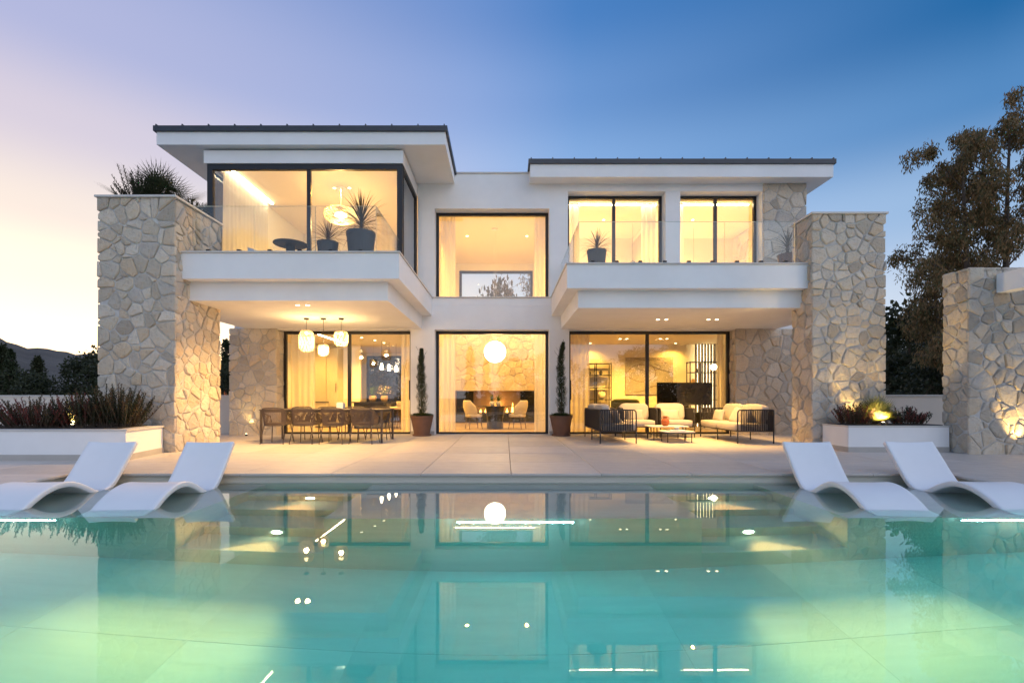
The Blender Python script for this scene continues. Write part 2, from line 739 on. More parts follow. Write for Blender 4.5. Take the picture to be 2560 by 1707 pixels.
def stones(parent, o, u, v, nrm, W, H, size=.27, gap=.022, seed=1, proud=(.012, .040), edge=.03):
    """one object per stone on the face with corner o, axes u, v and outward normal"""
    r_ = random.Random(seed * 31 + 5)
    o, u, v, nrm = Vector(o), Vector(u), Vector(v), Vector(nrm)
    off = Vector(wloc(parent))
    for poly in crazy(W, H, size * .92, gap, seed, edge):
        n = len(poly)
        cx = sum(p[0] for p in poly) / n
        cy_ = sum(p[1] for p in poly) / n
        h = r_.uniform(*proud)
        tx, ty = r_.uniform(-.06, .06), r_.uniform(-.06, .06)
        vs_ = []
        for k, (x, y) in enumerate(poly):
            vs_.append((x - cx, y - cy_, -.01))
        for k, (x, y) in enumerate(poly):
            vs_.append(((x - cx) * .985, (y - cy_) * .985, h * .62 + r_.uniform(-.004, .004)))
        for k, (x, y) in enumerate(poly):
            dx, dy = (x - cx) * r_.uniform(.80, .90), (y - cy_) * r_.uniform(.80, .90)
            vs_.append((dx, dy, h + tx * dx + ty * dy + r_.uniform(-.005, .005)))
        vs_.append((r_.uniform(-.03, .03), r_.uniform(-.03, .03), h + r_.uniform(.0, .012)))
        fs = []
        for a in (0, n):
            for k in range(n):
                l = (k + 1) % n
                fs.append((a + k, a + l, a + n + l, a + n + k))
        fs += [(2 * n + k, 2 * n + (k + 1) % n, 3 * n) for k in range(n)]
        me = bpy.data.meshes.new('stone')
        me.from_pydata([tuple(u * a + v * b + nrm * c) for a, b, c in vs_], [], fs)
        me.materials.append(M['stone'])
        ob = bpy.data.objects.new('stone', me)
        ob.location = o + u * cx + v * cy_ - off
        ob.parent = parent
        C.objects.link(ob)


# ================================================================== ground, terrace, pool
WL = -.13                                   # water level
PX0, PX1, PY = -5.80, 5.87, 6.45            # pool sides and far wall

g = MB()
n = 64
g.add([(0, 30, -1.6)] + [(4500 * math.cos(2 * math.pi * k / n), 30 + 4500 * math.sin(2 * math.pi * k / n), -1.6) for k in range(n)],
      [(0, 1 + k, 1 + (k + 1) % n) for k in range(n)])
ground = struct(g.build('ground', 'ground'))
# cut the sheet away under the pool by keeping it below the pool floor
ground.location.z = -.9

tm = MB()
tm.box(-24, PX0 - .02, -12, 26, -2.4, -.034)
tm.box(PX1 + .02, 24, -12, 26, -2.4, -.034)
tm.box(PX0 - .02, PX1 + .02, PY + .04, 26, -2.4, -.034)
terrace = struct(tm.build('terrace', 'skirting'))
TS = 1.2
tmesh = MB().box(-.5965, .5965, -.5965, .5965, -.032, 0).build('tile', 'tile', terrace, bevel=.004, bseg=1)
first = True


def place_tile(x, y):
    global first
    o = tmesh if first else tmesh.copy()
    if not first:
        C.objects.link(o)
    first = False
    o.location = (x, y, 0)
    o.rotation_euler.z = rng.choice((0, math.pi))


X0T = .08 - TS / 2
for j in range(6):
    for i in range(-9, 10):
        place_tile(X0T + TS * i, PY - .045 + TS * (j + .5))
for j in range(-3, 0):
    for i in range(4):
        place_tile(PX0 + .045 - TS * (i + .5), PY - .045 + TS * (j + .5))
        place_tile(PX1 - .045 + TS * (i + .5), PY - .045 + TS * (j + .5))

SF = 4.70                                   # front of shelves and steps
SZ = -.28                                   # shelf top
FZ = -1.68                                  # pool floor
pm = MB()
pm.box(PX0 - .5, PX1 + .5, -9, PY + .4, FZ - .3, FZ - .003)
pm.box(PX0 - .4, PX0 - .004, -9, PY + .3, FZ - .1, -.036)
pm.box(PX1 + .004, PX1 + .4, -9, PY + .3, FZ - .1, -.036)
pm.box(PX0 - .3, PX1 + .3, PY + .02, PY + .36, FZ - .1, -.0375)
pm.box(PX0 - .3, PX1 + .3, -9.2, -8.9, FZ - .1, -.036)
pool = struct(pm.build('pool', 'pool_tile'))
SHX = [(-5.9, -3.20), (-1.77, 1.917), (3.33, 5.95)]
for a, b in SHX:
    box('shelf', 'pool_tile', (a, b, SF, PY + .1, FZ - .05, SZ), pool, bevel=.012)
for a, b in ((-3.20, -1.77), (1.917, 3.33)):
    for k in range(4):
        zt = WL - (.42 + .267 * k)
        box('step', 'pool_tile', (a - .01, b + .01, SF + .44 * (3 - k) + (.0 if k < 3 else .003), PY + .1, FZ - .05, zt), pool, bevel=.01)
pt = MB().box(-.599, .599, -.599, .599, -.05, 0).build('tile', 'pool_tile', pool, bevel=.001, bseg=1)
k = 0
for j in range(-2, 4):
    for i in range(10):
        o = pt if k == 0 else pt.copy()
        if k:
            C.objects.link(o)
        o.location = (PX0 + .5 + TS * i, SF - .6 - TS * j, FZ)
        k += 1
wm = MB().box(PX0 - .1, PX1 + .1, -9.05, PY + .12, FZ - .2, WL)
water = struct(wm.build('water', 'water'))


# pool lamps: round spots set into the risers and linear lamps under the shelf noses
def pool_spot(x, y, z, d, label, e):
    th = thing('pool_lamp', label, 'pool light', (x, y, z), 'round lamps in the pool steps')
    a = MB()
    a.M = Matrix.Translation((x, y, z)) @ Matrix.Rotation(R(90), 4, 'X')
    a.lathe([(.085, -.01), (.09, .012), (.075, .016), (.06, .012)], 24)
    a.build('rim', 'white_plastic', th, smooth=False)
    b = MB()
    b.M = Matrix.Translation((x, y, z)) @ Matrix.Rotation(R(90), 4, 'X')
    b.lathe([(.058, .010), (.05, .020), (.02, .024)], 20)
    b.build('lens', 'pool_lamp', th, smooth=True)
    light('SPOT', 'light', (x, y - .04, z + .01), e * 1.08, (1.0, .345, .10), th, .05, 80, 1.0, d)


pool_spot(-2.42, SF + .44 * 3 - .004, WL - .53, (-.12, -1, -.25), 'underwater spot on the upper step by the dining side', 220)
pool_spot(-2.42, SF + .44 - .004, WL - 1.085, (-.14, -1, -.20), 'underwater spot low on the steps by the dining side', 1900)
pool_spot(2.58, SF + .44 * 3 - .004, WL - .53, (.12, -1, -.25), 'underwater spot on the upper step by the lounge side', 220)
pool_spot(2.58, SF + .44 - .004, WL - 1.085, (.14, -1, -.20), 'underwater spot low on the steps by the lounge side', 1900)
for a, b, lab in ((-.46, .66, 'linear underwater lamp on the front of the middle pool platform'),
                  (-5.6, -4.35, 'linear underwater lamp under the ledge with the dining side loungers'),
                  (4.42, 5.7, 'linear underwater lamp under the ledge with the lounge side loungers')):
    th = thing('linear_lamp', lab, 'pool light', ((a + b) / 2, SF, SZ - .1), 'linear lamps in the pool')
    box('housing', 'white_plastic', (a - .015, b + .015, SF - .02, SF + .002, SZ - .125, SZ - .085), th)
    box('tube', 'pool_led', (a, b, SF - .032, SF - .021, SZ - .117, SZ - .093), th)

# ================================================================== house
YW, YF = 13.22, 13.54                       # wall plane and window plane
house = thing('house', 'two storey white villa with stone pillars, flat roofs and large lit windows', 'house', (0, YW, 0))
GZ, UZ = 2.887, 6.85                        # porch soffit, upper soffit
FL = 3.53                                   # upper floor level
BK = 20.0                                   # back wall


def hb(name, mat, *b, bevel=0):
    return box(name, mat, b, house, bevel=bevel)


# facade walls, lower storey
hb('wall', 'plaster', -2.585, -1.93, YW, 13.75, 0, 2.87)
hb('wall', 'plaster', 1.21, 1.756, YW, 13.75, 0, 2.87)
hb('wall', 'plaster', -7.40, 8.2, YW, 13.75, 2.872, FL - .02)
hb('wall', 'plaster', -2.39, 1.70, YW, 13.75, FL - .018, 3.735)
hb('coping', 'coping', -2.02, 1.29, YW - .035, 13.6, 3.737, 3.767, bevel=.004)
# skirting at the foot of the piers
hb('skirting', 'skirting', -2.583, -1.932, YW - .012, YW + .05, 0, .10)
hb('skirting', 'skirting', 1.212, 1.754, YW - .012, YW + .05, 0, .10)
# upper storey, middle
hb('wall', 'plaster', -2.39, -1.93, YW + .002, 13.75, 3.77, 7.13)
hb('wall', 'plaster', -1.93, 1.21, YW + .002, 13.75, 6.18, 7.13)
hb('wall', 'plaster', 1.21, 1.72, YW + .002, 13.75, 3.77, 7.13)
hb('wall_cap', 'coping', -1.32, .70, YW - .03, 13.9, 7.132, 7.165)
# upper storey, right
hb('wall', 'plaster', 1.722, 7.08, YW, 13.75, 6.65, UZ + .1)
hb('wall', 'plaster', 4.39, 4.79, YW, 13.75, FL, 6.648)
hb('wall', 'plaster', 7.04, 7.12, YW + .01, 13.75, FL, 6.648)
# outer and back walls
hb('wall', 'plaster', -7.44, -7.30, 13.76, BK, -.1, FL)
hb('wall', 'plaster', 8.1, 8.2, 13.76, BK, -.1, UZ)
hb('wall', 'plaster', -7.06, -6.92, 13.9, BK, FL, UZ)
# back wall with two openings
hb('wall', 'plaster', -7.44, -5.75, BK, BK + .25, -.1, UZ)
hb('wall', 'plaster', -5.75, -4.3, BK, BK + .25, 2.75, UZ)
hb('wall', 'plaster', -4.3, -1.9, BK, BK + .25, -.1, UZ)
hb('wall', 'plaster', -1.9, 1.15, BK, BK + .25, -.1, 4.2)
hb('wall', 'plaster', -1.9, 1.15, BK, BK + .25, 6.28, UZ)
hb('wall', 'plaster', 1.15, 8.2, BK, BK + .25, -.1, UZ)
# interior floors, ceilings, partitions
hb('interior_floor', 'wood_floor', -7.3, 8.1, 13.55, BK, -.2, .004)
hb('ceiling', 'interior', -7.3, -2.30, 13.76, BK, 2.868, FL)
hb('ceiling', 'interior', 1.56, 8.1, 13.76, BK, 2.868, FL)
hb('ceiling', 'interior', -2.40, 1.70, 13.76, BK, 6.56, 6.9)
hb('ceiling', 'interior', -6.9, -2.42, 11.50, BK, 6.60, 6.80)
hb('ceiling', 'interior', 1.72, 8.1, 13.76, BK, 6.60, 6.84)
hb('interior_wall', 'interior', -2.30, -2.14, 16.2, BK, 0, 6.56)
hb('interior_wall', 'interior', -2.42, -2.28, 13.76, 16.2, 2.87, 6.56)
hb('interior_wall', 'interior', 1.42, 1.56, 13.76, BK, 0, 6.56)
hb('interior_wall', 'interior', -7.3, -5.1, 17.0, 17.15, 0, 2.868)
hb('interior_wall', 'interior', 1.56, 8.1, 16.9, 17.05, 0, 2.868)
hb('interior_wall', 'interior', -6.9, -2.42, 16.6, 16.75, FL, 6.60)
hb('interior_wall', 'interior', 1.72, 8.1, 17.0, 17.15, FL, 6.60)
hb('interior_wall', 'interior', 4.5, 4.62, 13.76, 17.0, FL, 6.60)
hb('terrace_floor', 'tile', -7.0, -2.25, 9.36, 13.2, 3.403, FL)
hb('terrace_floor', 'tile', 1.32, 7.4, 10.0, 13.2, 3.403, FL)


# balconies: fascia with coping, stepped beam underneath, soffit
def balcony(x0, x1, y0, xb, yb, side):
    """x0..x1 fascia, front y0; xb inner edge of the lower beam, front yb"""
    b = MB()
    b.box(x0, x1, y0, y0 + .22, 3.25, 3.735)
    if side < 0:                            # left balcony: free side on the right
        b.box(x1 - .22, x1, y0 + .22, YW - .002, 3.25, 3.735)
        b.box(-7.05, x1 - .223, y0 + .223, YW - .003, 3.253, 3.40)
        b2 = (-7.05, xb, yb, YW - .003)
        cp = [(x0 - .01, x1 + .025, y0 - .03, y0 + .27), (x1 - .3, x1 + .025, y0 + .27, YW - .037)]
    else:
        b.box(x0, x0 + .22, y0 + .22, YW - .002, 3.25, 3.735)
        b.box(x0 + .223, 7.4, y0 + .223, YW - .003, 3.253, 3.40)
        b2 = (xb, 7.4, yb, YW - .003)
        cp = [(x0 - .025, x1 + .01, y0 - .03, y0 + .27), (x0 - .025, x0 + .3, y0 + .27, YW - .037)]
    o = b.build('balcony', 'plaster', house)
    box('beam', 'plaster', (*b2, GZ, 3.255), o)
    for c in cp:
        box('coping', 'coping', (*c, 3.737, 3.767), o, bevel=.004)
    return o


balcony(-6.12, -2.0, 9.12, -2.27, 9.36, -1)
balcony(1.27, 6.22, 9.90, 1.53, 10.12, 1)


# roofs: slab with a level soffit and a top that falls gently to the back, metal sheet with standing seams
def wedge(x0, x1, y0, y1, a0, a1, b0, b1):
    """bottom a0 (front) a1 (back), top b0 (front) b1 (back)"""
    return MB().add([(x0, y0, a0), (x1, y0, a0), (x1, y0, b0), (x0, y0, b0), (x0, y1, a1), (x1, y1, a1), (x1, y1, b1), (x0, y1, b1)],
                    [(0, 1, 2, 3), (1, 5, 6, 2), (5, 4, 7, 6), (4, 0, 3, 7), (3, 2, 6, 7), (0, 4, 5, 1)])


def roof(x0, x1, y0, y1, zs, zt):
    zb = zs + .06
    r_ = wedge(x0, x1, y0, y1, zs, zs, zt - .003, zb - .003).build('roof', 'plaster', house)
    wedge(x0 - .05, x1 + .05, y0 - .05, y1 + .05, zt, zb, zt + .12, zb + .12).build('metal_sheet', 'roof_metal', r_)
    k_ = int((x1 - x0) / .56)
    for i in range(k_ + 1):
        x = x0 + .02 + i * (x1 - x0 - .04) / k_
        wedge(x - .012, x + .012, y0 - .055, y1, zt + .11, zb + .11, zt + .152, zb + .152).build('seam', 'roof_metal', r_)
    return r_


roof(-8.05, -1.38, 11.17, 20.3, UZ, 7.147)
roof(.67, 8.69, 12.80, 20.3, UZ, 7.19)
hb('flat_roof', 'plaster', -1.36, .65, 13.76, BK, 6.92, 7.05)
# upper left room: header and corner
hb('header', 'plaster', -7.06, -2.39, 11.33, 11.52, 6.50, 6.80)
hb('header', 'plaster', -2.58, -2.392, 11.523, YW, 6.50, 6.80)
hb('header', 'plaster', -7.058, -6.90, 11.523, 13.9, 6.50, 6.80)


# windows and sliding doors
def window(x0, x1, z0, z1, y, divs=(), fw=.075, name='window', handles=()):
    b = MB()
    b.box(x0, x1, y, y + .09, z1 - fw, z1)
    b.box(x0, x1, y, y + .09, z0, z0 + fw * .7)
    b.box(x0, x0 + fw, y + .001, y + .089, z0 + fw * .7, z1 - fw)
    b.box(x1 - fw, x1, y + .001, y + .089, z0 + fw * .7, z1 - fw)
    for d in divs:
        b.box(d - .045, d + .045, y + .015, y + .085, z0 + fw * .7, z1 - fw)
    fr = b.build(name, 'dark_metal', house)
    xs = [x0 + fw] + [q for d in divs for q in (d - .045, d + .045)] + [x1 - fw]
    for i in range(0, len(xs), 2):
        MB().box(xs[i], xs[i + 1], y + .048, y + .050, z0 + fw * .7, z1 - fw).build('pane', 'pane', fr)
    for hxx in handles:
        box('handle', 'black', (hxx - .02, hxx + .02, y - .05, y - .002, .95, 1.5), fr)
    return fr


window(-6.2, -2.587, .0, 2.868, YF, (-4.37,), name='sliding_door', handles=(-6.13, -2.66))
window(-1.928, 1.208, .0, 2.868, YF)
window(1.758, 6.29, .0, 2.868, YF, (3.99,), name='sliding_door', handles=(1.83, 6.22))
window(-1.928, 1.208, 3.55, 6.178, YF)
window(1.722, 4.388, FL, 6.648, YF, (3.05,), name='sliding_door')
window(4.792, 7.038, FL, 6.648, YF, (5.90,), name='sliding_door')
window(-7.0, -2.41, FL, 6.498, 11.36, (-4.62,), fw=.13, name='sliding_door')
# rear windows
window(-1.898, 1.148, 4.2, 6.278, BK + .08, (), fw=.10)
window(-5.748, -4.302, .0, 2.748, BK + .08, (), fw=.09)


def side_window(x, y0, y1, z0, z1):
    b = MB()
    b.box(x - .05, x + .03, y0, y1, z1 - .09, z1)
    b.box(x - .05, x + .03, y0, y1, z0, z0 + .07)
    b.box(x - .049, x + .029, y1 - .09, y1, z0 + .07, z1 - .09)
    b.box(x - .049, x + .029, y0, y0 + .05, z0 + .07, z1 - .09)
    fr = b.build('window', 'dark_metal', house)
    MB().box(x - .011, x - .009, y0 + .05, y1 - .09, z0 + .07, z1 - .09).build('pane', 'pane', fr)


side_window(-2.43, 11.452, YW - .004, FL, 6.498)
side_window(-6.99, 11.452, 13.88, FL, 6.498)


# glass balustrades with black clamps
def glass(x0, x1, y0, y1, z0, z1):
    o = MB().box(x0, x1, y0, y1, z0, z1 - .006).build('glass_panel', 'rail_glass', house)
    box('polished_edge', 'glass_edge', (x0, x1, y0, y1, z1 - .005, z1), o)
    if x1 - x0 > y1 - y0:
        box('polished_edge', 'glass_edge', (x1 + .0005, x1 + .004, y0, y1, z0, z1), o)


GT = 4.687
for a, b in ((-6.0, -4.825), (-4.815, -3.65), (-3.64, -2.48)):
    glass(a, b, 9.29, 9.306, 3.78, GT)
glass(-2.488, -2.472, 9.31, 10.38, 3.78, GT)
glass(-2.488, -2.472, 10.39, 11.30, 3.78, GT)
for a, b in ((1.545, 4.565), (4.575, 6.02)):
    glass(a, b, 10.05, 10.066, 3.78, GT - .02)
glass(1.532, 1.548, 10.07, 11.6, 3.78, GT - .02)
glass(1.532, 1.548, 11.61, YW - .01, 3.78, GT - .02)
cl = MB().add([(-.042, -.035, 0), (.042, -.035, 0), (.042, .035, 0), (-.042, .035, 0), (-.034, -.028, .085), (.034, -.028, .085), (.034, .028, .085), (-.034, .028, .085)],
              [(0, 3, 2, 1), (4, 5, 6, 7), (0, 1, 5, 4), (1, 2, 6, 5), (2, 3, 7, 6), (3, 0, 4, 7)])
cl.v = [(x, y + YW, z) for x, y, z in cl.v]
clamp0 = cl.build('glass_clamp', 'black', house)
k = 0
for x, y in [(x, 9.298) for x in (-5.70, -5.11, -4.52, -3.945, -3.35, -2.77)] + [(x, 10.058) for x in (1.82, 2.32, 2.81, 3.32, 3.82, 4.31, 4.82, 5.32, 5.83)]:
    o = clamp0 if k == 0 else clamp0.copy()
    if k:
        C.objects.link(o)
    o.location = (x, y - YW, 3.767)
    k += 1


# ------------------------------------------------------------------ stone pillars and walls
def stone_core(name, label, x0, x1, y0, y1, z1, cap=True, soil=False):
    th = thing(name, label, 'stone pillar' if 'pillar' in name else 'stone wall', ((x0 + x1) / 2, (y0 + y1) / 2, 0))
    box('core', 'mortar', (x0, x1, y0, y1, -.03, z1 - (.3 if soil else .04)), th)
    if soil:
        box('soil', 'soil', (x0 + .1, x1 - .1, y0 + .1, y1 - .1, z1 - .3, z1 - .06), th)
        for b in ((x0, x1, y0, y0 + .1), (x0, x1, y1 - .1, y1), (x0, x0 + .1, y0 + .1, y1 - .1), (x1 - .1, x1, y0 + .1, y1 - .1)):
            box('rim', 'mortar', (*b, z1 - .3, z1 - .041), th)
        for b in ((x0 - .06, x1 + .06, y0 - .06, y0 + .16), (x0 - .06, x1 + .06, y1 - .16, y1 + .06),
                  (x0 - .06, x0 + .16, y0 + .16, y1 - .16), (x1 - .16, x1 + .06, y0 + .16, y1 - .16)):
            box('coping', 'coping', (*b, z1 - .04, z1), th, bevel=.004)
    elif cap:
        box('coping', 'coping', (x0 - .06, x1 + .06, y0 - .06, y1 + .06, z1 - .04, z1), th, bevel=.004)
    return th


PL = stone_core('stone_pillar', 'tall stone clad pillar beside the dining terrace with bushes on top', -7.50, -6.12, 8.95, 10.36, 4.74, soil=True)
stones(PL, (-7.50, 8.95, 0), (1, 0, 0), (0, 0, 1), (0, -1, 0), 1.38, 4.68, seed=3, size=.22)
stones(PL, (-6.12, 8.95, 0), (0, 1, 0), (0, 0, 1), (1, 0, 0), 1.41, 4.68, seed=4, size=.20, edge=.0)
PR = stone_core('stone_pillar', 'tall stone clad pillar behind the lounge side planter with palm', 6.22, 7.64, 9.76, 10.45, 4.74)
stones(PR, (6.22, 9.76, 0), (1, 0, 0), (0, 0, 1), (0, -1, 0), 1.42, 4.68, seed=8, size=.205)
stones(PR, (6.22, 9.76, 0), (0, 1, 0), (0, 0, 1), (-1, 0, 0), .69, 4.68, seed=9, size=.235, edge=.0)
SWL = stone_core('stone_wall', 'stone clad wall section at the dining end of the house', -7.45, -6.22, 13.12, 13.74, 2.92, cap=False)
stones(SWL, (-7.45, 13.12, 0), (1, 0, 0), (0, 0, 1), (0, -1, 0), 1.23, 2.86, seed=14, size=.235, gap=.02)
stones(SWL, (-6.22, 13.12, 0), (0, 1, 0), (0, 0, 1), (1, 0, 0), .42, 2.86, seed=15, size=.24, gap=.02, edge=0)
SWR = stone_core('stone_wall', 'stone clad wall section behind the outdoor sofa', 6.31, 8.1, 13.20, 13.74, 2.92, cap=False)
stones(SWR, (6.31, 13.20, 0), (1, 0, 0), (0, 0, 1), (0, -1, 0), 1.79, 2.86, seed=18, size=.25, gap=.02)
stones(SWR, (6.31, 13.20, 0), (0, 1, 0), (0, 0, 1), (-1, 0, 0), .34, 2.86, seed=19, size=.22, gap=.02, edge=0)
SWU = thing('stone_wall', 'stone clad wall end of the upper storey under the eave', 'stone wall', (7.6, 13.5, FL))
box('core', 'mortar', (7.08, 8.19, YW - .02, 13.78, FL, UZ - .002), SWU)
stones(SWU, (7.08, YW - .02, FL), (1, 0, 0), (0, 0, 1), (0, -1, 0), 1.11, 3.30, seed=23, size=.27, gap=.02)
SWG = stone_core('stone_wall', 'free standing stone wall carrying the white pergola beam', 8.30, 12.5, 8.64, 9.15, 3.33, cap=False)
stones(SWG, (8.30, 8.64, 0), (1, 0, 0), (0, 0, 1), (0, -1, 0), 2.6, 3.30, seed=27, size=.215)
stones(SWG, (8.30, 8.64, 0), (0, 1, 0), (0, 0, 1), (-1, 0, 0), .51, 3.30, seed=28, size=.2, edge=0)
stones(SWG, (8.30, 8.64, 3.29), (1, 0, 0), (0, 1, 0), (0, 0, 1), 2.6, .51, seed=29, size=.25)
pg = thing('pergola', 'white pergola beams projecting from the free standing stone wall', 'pergola', (9, 8.6, 2.8))
box('beam', 'plaster', (8.74, 8.98, 2.5, 8.60, 2.87, 3.20), pg)
box('beam', 'plaster', (10.3, 10.54, 2.5, 8.60, 2.87, 3.20), pg)
box('beam', 'plaster', (8.99, 10.29, 7.6, 7.8, 2.87, 3.10), pg)

# ------------------------------------------------------------------ planters and garden walls
def planter(label, poly, z, soil_in=.14):
    cx = sum(p[0] for p in poly) / len(poly)
    cy_ = sum(p[1] for p in poly) / len(poly)
    th = thing('planter', label, 'planter', (cx, cy_, 0))
    big = [(cx + (x - cx) * 1.0, cy_ + (y - cy_) * 1.0) for x, y in poly]
    MB().prism(big, -.03, z - .03).build('box', 'plaster', th)
    sk = [(cx + (x - cx) * 1.004, cy_ + (y - cy_) * 1.012) for x, y in poly]
    MB().prism(sk, -.03, .095).build('skirting', 'skirting', th)
    cp = [(cx + (x - cx) * 1.008, cy_ + (y - cy_) * 1.03) for x, y in poly]
    MB().prism(cp, z - .028, z).build('coping', 'coping', th)
    so = [(cx + (x - cx) * .95, cy_ + (y - cy_) * .78) for x, y in poly]
    MB().prism(so, z - .02, z + .012).build('soil', 'soil', th)
    return th


planter('long white rendered planter in front of the dining side pillar', [(-14, 7.75), (-6.08, 7.75), (-6.30, 8.90), (-14, 8.90)], .50)
planter('white rendered planter between the lounge side pillar and the stone wall', [(6.37, 8.97), (8.24, 8.97), (8.24, 9.70), (6.37, 9.70)], .49)
planter('white rendered planter seen through the gap between the stone pillars', [(-15, 19.6), (-10.3, 19.6), (-10.3, 20.6), (-15, 20.6)], .56)


def garden_wall(label, b):
    th = thing('garden_wall', label, 'garden wall', ((b[0] + b[1]) / 2, b[2], 0))
    box('wall', 'cream_wall', (*b, -.03, 1.05), th)
    box('coping', 'coping', (b[0] - .02, b[1] + .02, b[2] - .03, b[3] + .03, 1.052, 1.085), th)


garden_wall('low cream garden wall behind the long planter and dark red bushes', (-24, -7.6, 13.6, 13.85))
garden_wall('low cream garden wall behind the palm planter', (8.3, 24, 12.0, 12.25))
garden_wall('low cream garden wall seen far back through the gap between pillars', (-24, -7.6, 22.0, 22.25))


# ------------------------------------------------------------------ loungers in the water
def make_lounger():
    root = thing('sun_lounger', '', 'sun lounger')
    prof = [(0, .035), (.06, .075), (.15, .135), (.28, .22), (.42, .29), (.56, .33), (.68, .34), (.80, .325), (.93, .275), (1.04, .215), (1.13, .165),
            (1.20, .145), (1.27, .15), (1.34, .18), (1.42, .24), (1.52, .35), (1.64, .50), (1.80, .695)]
    # smooth resample
    P = [Vector((a, b)) for a, b in prof]
    pts = []
    for i in range(len(P) - 1):
        p0, p1, p2, p3 = P[max(i - 1, 0)], P[i], P[i + 1], P[min(i + 2, len(P) - 1)]
        for s in range(3):
            t_ = s / 3
            pts.append(.5 * ((2 * p1) + (p2 - p0) * t_ + (2 * p0 - 5 * p1 + 4 * p2 - p3) * t_ ** 2 + (3 * p1 - p0 - 3 * p2 + p3) * t_ ** 3))
    pts.append(P[-1])
    n_ = len(pts)
    W = .31
    cols = [-1, -.97, -.85, -.5, 0, .5, .85, .97, 1]
    rows_t, rows_b = [], []
    for i, p in enumerate(pts):
        d = (pts[min(i + 1, n_ - 1)] - pts[max(i - 1, 0)]).normalized()
        nr = Vector((-d.y, d.x))
        th_ = .062
        sag = .022 * (1 if i > n_ * .55 else .35)
        rt, rb = [], []
        for c in cols:
            lip = -.008 if abs(c) > .98 else 0
            q = p + nr * (sag * (abs(c) ** 2.2 - 1) + lip)
            rt.append((c * W, q.x, q.y))
            b_ = p - nr * (th_ + (0 if abs(c) < .98 else -.008))
            rb.append((c * W, b_.x, max(b_.y, .0)))
        rows_t.append(rt)
        rows_b.append(rb)
    b = MB()
    nc = len(cols)
    b.v = [q for r_ in rows_t for q in r_] + [q for r_ in rows_b for q in r_]
    N = n_ * nc
    for i in range(n_ - 1):
        for j in range(nc - 1):
            a = i * nc + j
            b.f.append((a, a + 1, a + nc + 1, a + nc))
            b.f.append((N + a, N + a + nc, N + a + nc + 1, N + a + 1))
        b.f.append((i * nc, (i + 1) * nc, N + (i + 1) * nc, N + i * nc))
        a = i * nc + nc - 1
        b.f.append((a, N + a, N + a + nc, a + nc))
    for j in range(nc - 1):
        b.f.append((j, N + j, N + j + 1, j + 1))
        a = (n_ - 1) * nc + j
        b.f.append((a, a + 1, N + a + 1, N + a))
    o = b.build('shell', 'lounger_white', root, smooth=True)
    m_ = o.modifiers.new('edge', 'BEVEL')
    m_.width = .006
    m_.segments = 2
    m_.limit_method = 'ANGLE'
    m_.angle_limit = R(50)
    return root


lg = make_lounger()
LP = [(-5.20, 4.72, 3.0, 'white curved lounger in the pool nearest the long white planter'),
      (-3.87, 4.72, 3.4, 'white curved lounger in the pool in front of the dining side pillar'),
      (3.96, 4.72, -3.4, 'white curved lounger in the pool in front of the lounge side pillar'),
      (5.36, 4.74, -3.2, 'white curved lounger in the pool cut off by the picture edge near the stone wall')]
for i, (x, y, a, lab) in enumerate(LP):
    o = lg if i == 0 else copy_tree(lg)
    o.location = (x, y, SZ + .003)
    o.rotation_euler.z = R(a)
    tag(o, lab, 'sun lounger', 'white loungers standing in the pool')


# ================================================================== outdoor dining
def bez(P, n_=6):
    """Catmull-Rom through P"""
    P = [Vector(p) for p in P]
    out = []
    for i in range(len(P) - 1):
        p0, p1, p2, p3 = P[max(i - 1, 0)], P[i], P[i + 1], P[min(i + 2, len(P) - 1)]
        for s in range(n_):
            t_ = s / n_
            out.append(.5 * ((2 * p1) + (p2 - p0) * t_ + (2 * p0 - 5 * p1 + 4 * p2 - p3) * t_ ** 2 + (3 * p1 - p0 - 3 * p2 + p3) * t_ ** 3))
    out.append(P[-1])
    return out


def lerp_path(P, t_):
    x = t_ * (len(P) - 1)
    i = min(int(x), len(P) - 2)
    return P[i].lerp(P[i + 1], x - i)


def make_dining_chair():
    root = thing('dining_chair', '', 'chair')
    top = bez([(-.27, .20, .60), (-.275, .05, .63), (-.265, -.12, .70), (-.225, -.225, .765), (-.12, -.262, .785), (0, -.268, .787),
               (.12, -.262, .785), (.225, -.225, .765), (.265, -.12, .70), (.275, .05, .63), (.27, .20, .60)], 5)
    low = bez([(-.235, .20, .43), (-.24, .05, .43), (-.235, -.09, .42), (-.205, -.185, .41), (-.11, -.222, .405), (0, -.228, .405),
               (.11, -.222, .405), (.205, -.185, .41), (.235, -.09, .42), (.24, .05, .43), (.235, .20, .43)], 5)
    f = MB()
    f.tube(top, .011, 6)
    f.tube(low, .010, 6)
    f.tube([(-.235, .20, .43), (.235, .20, .43)], .010, 6)
    f.tube([top[0], low[0]], .010, 6)
    f.tube([top[-1], low[-1]], .010, 6)
    f.build('frame', 'taupe_metal', root, smooth=True)
    r_ = MB()
    for t_ in list(np.linspace(.215, .785, 31)) + [.03, .06, .09, .12, .15, .18, .82, .85, .88, .91, .94, .97]:
        r_.tube([lerp_path(top, t_), lerp_path(low, t_)], .0070, 4)
    r_.build('rope_back', 'rope_taupe', root)
    s = MB().sq((0, 0, .435), (.235, .22, .028), .35, .45)
    s.build('seat_cushion', 'dark_cushion', root, smooth=True)
    for sx in (-1, 1):
        for sy, y0, y1 in ((1, .17, .24), (-1, -.17, -.265)):
            MB().tube([(sx * .21, y0, .42), (sx * .255, y1, 0)], [.012, .009], 6).build('leg', 'taupe_metal', root, smooth=True)
    return root


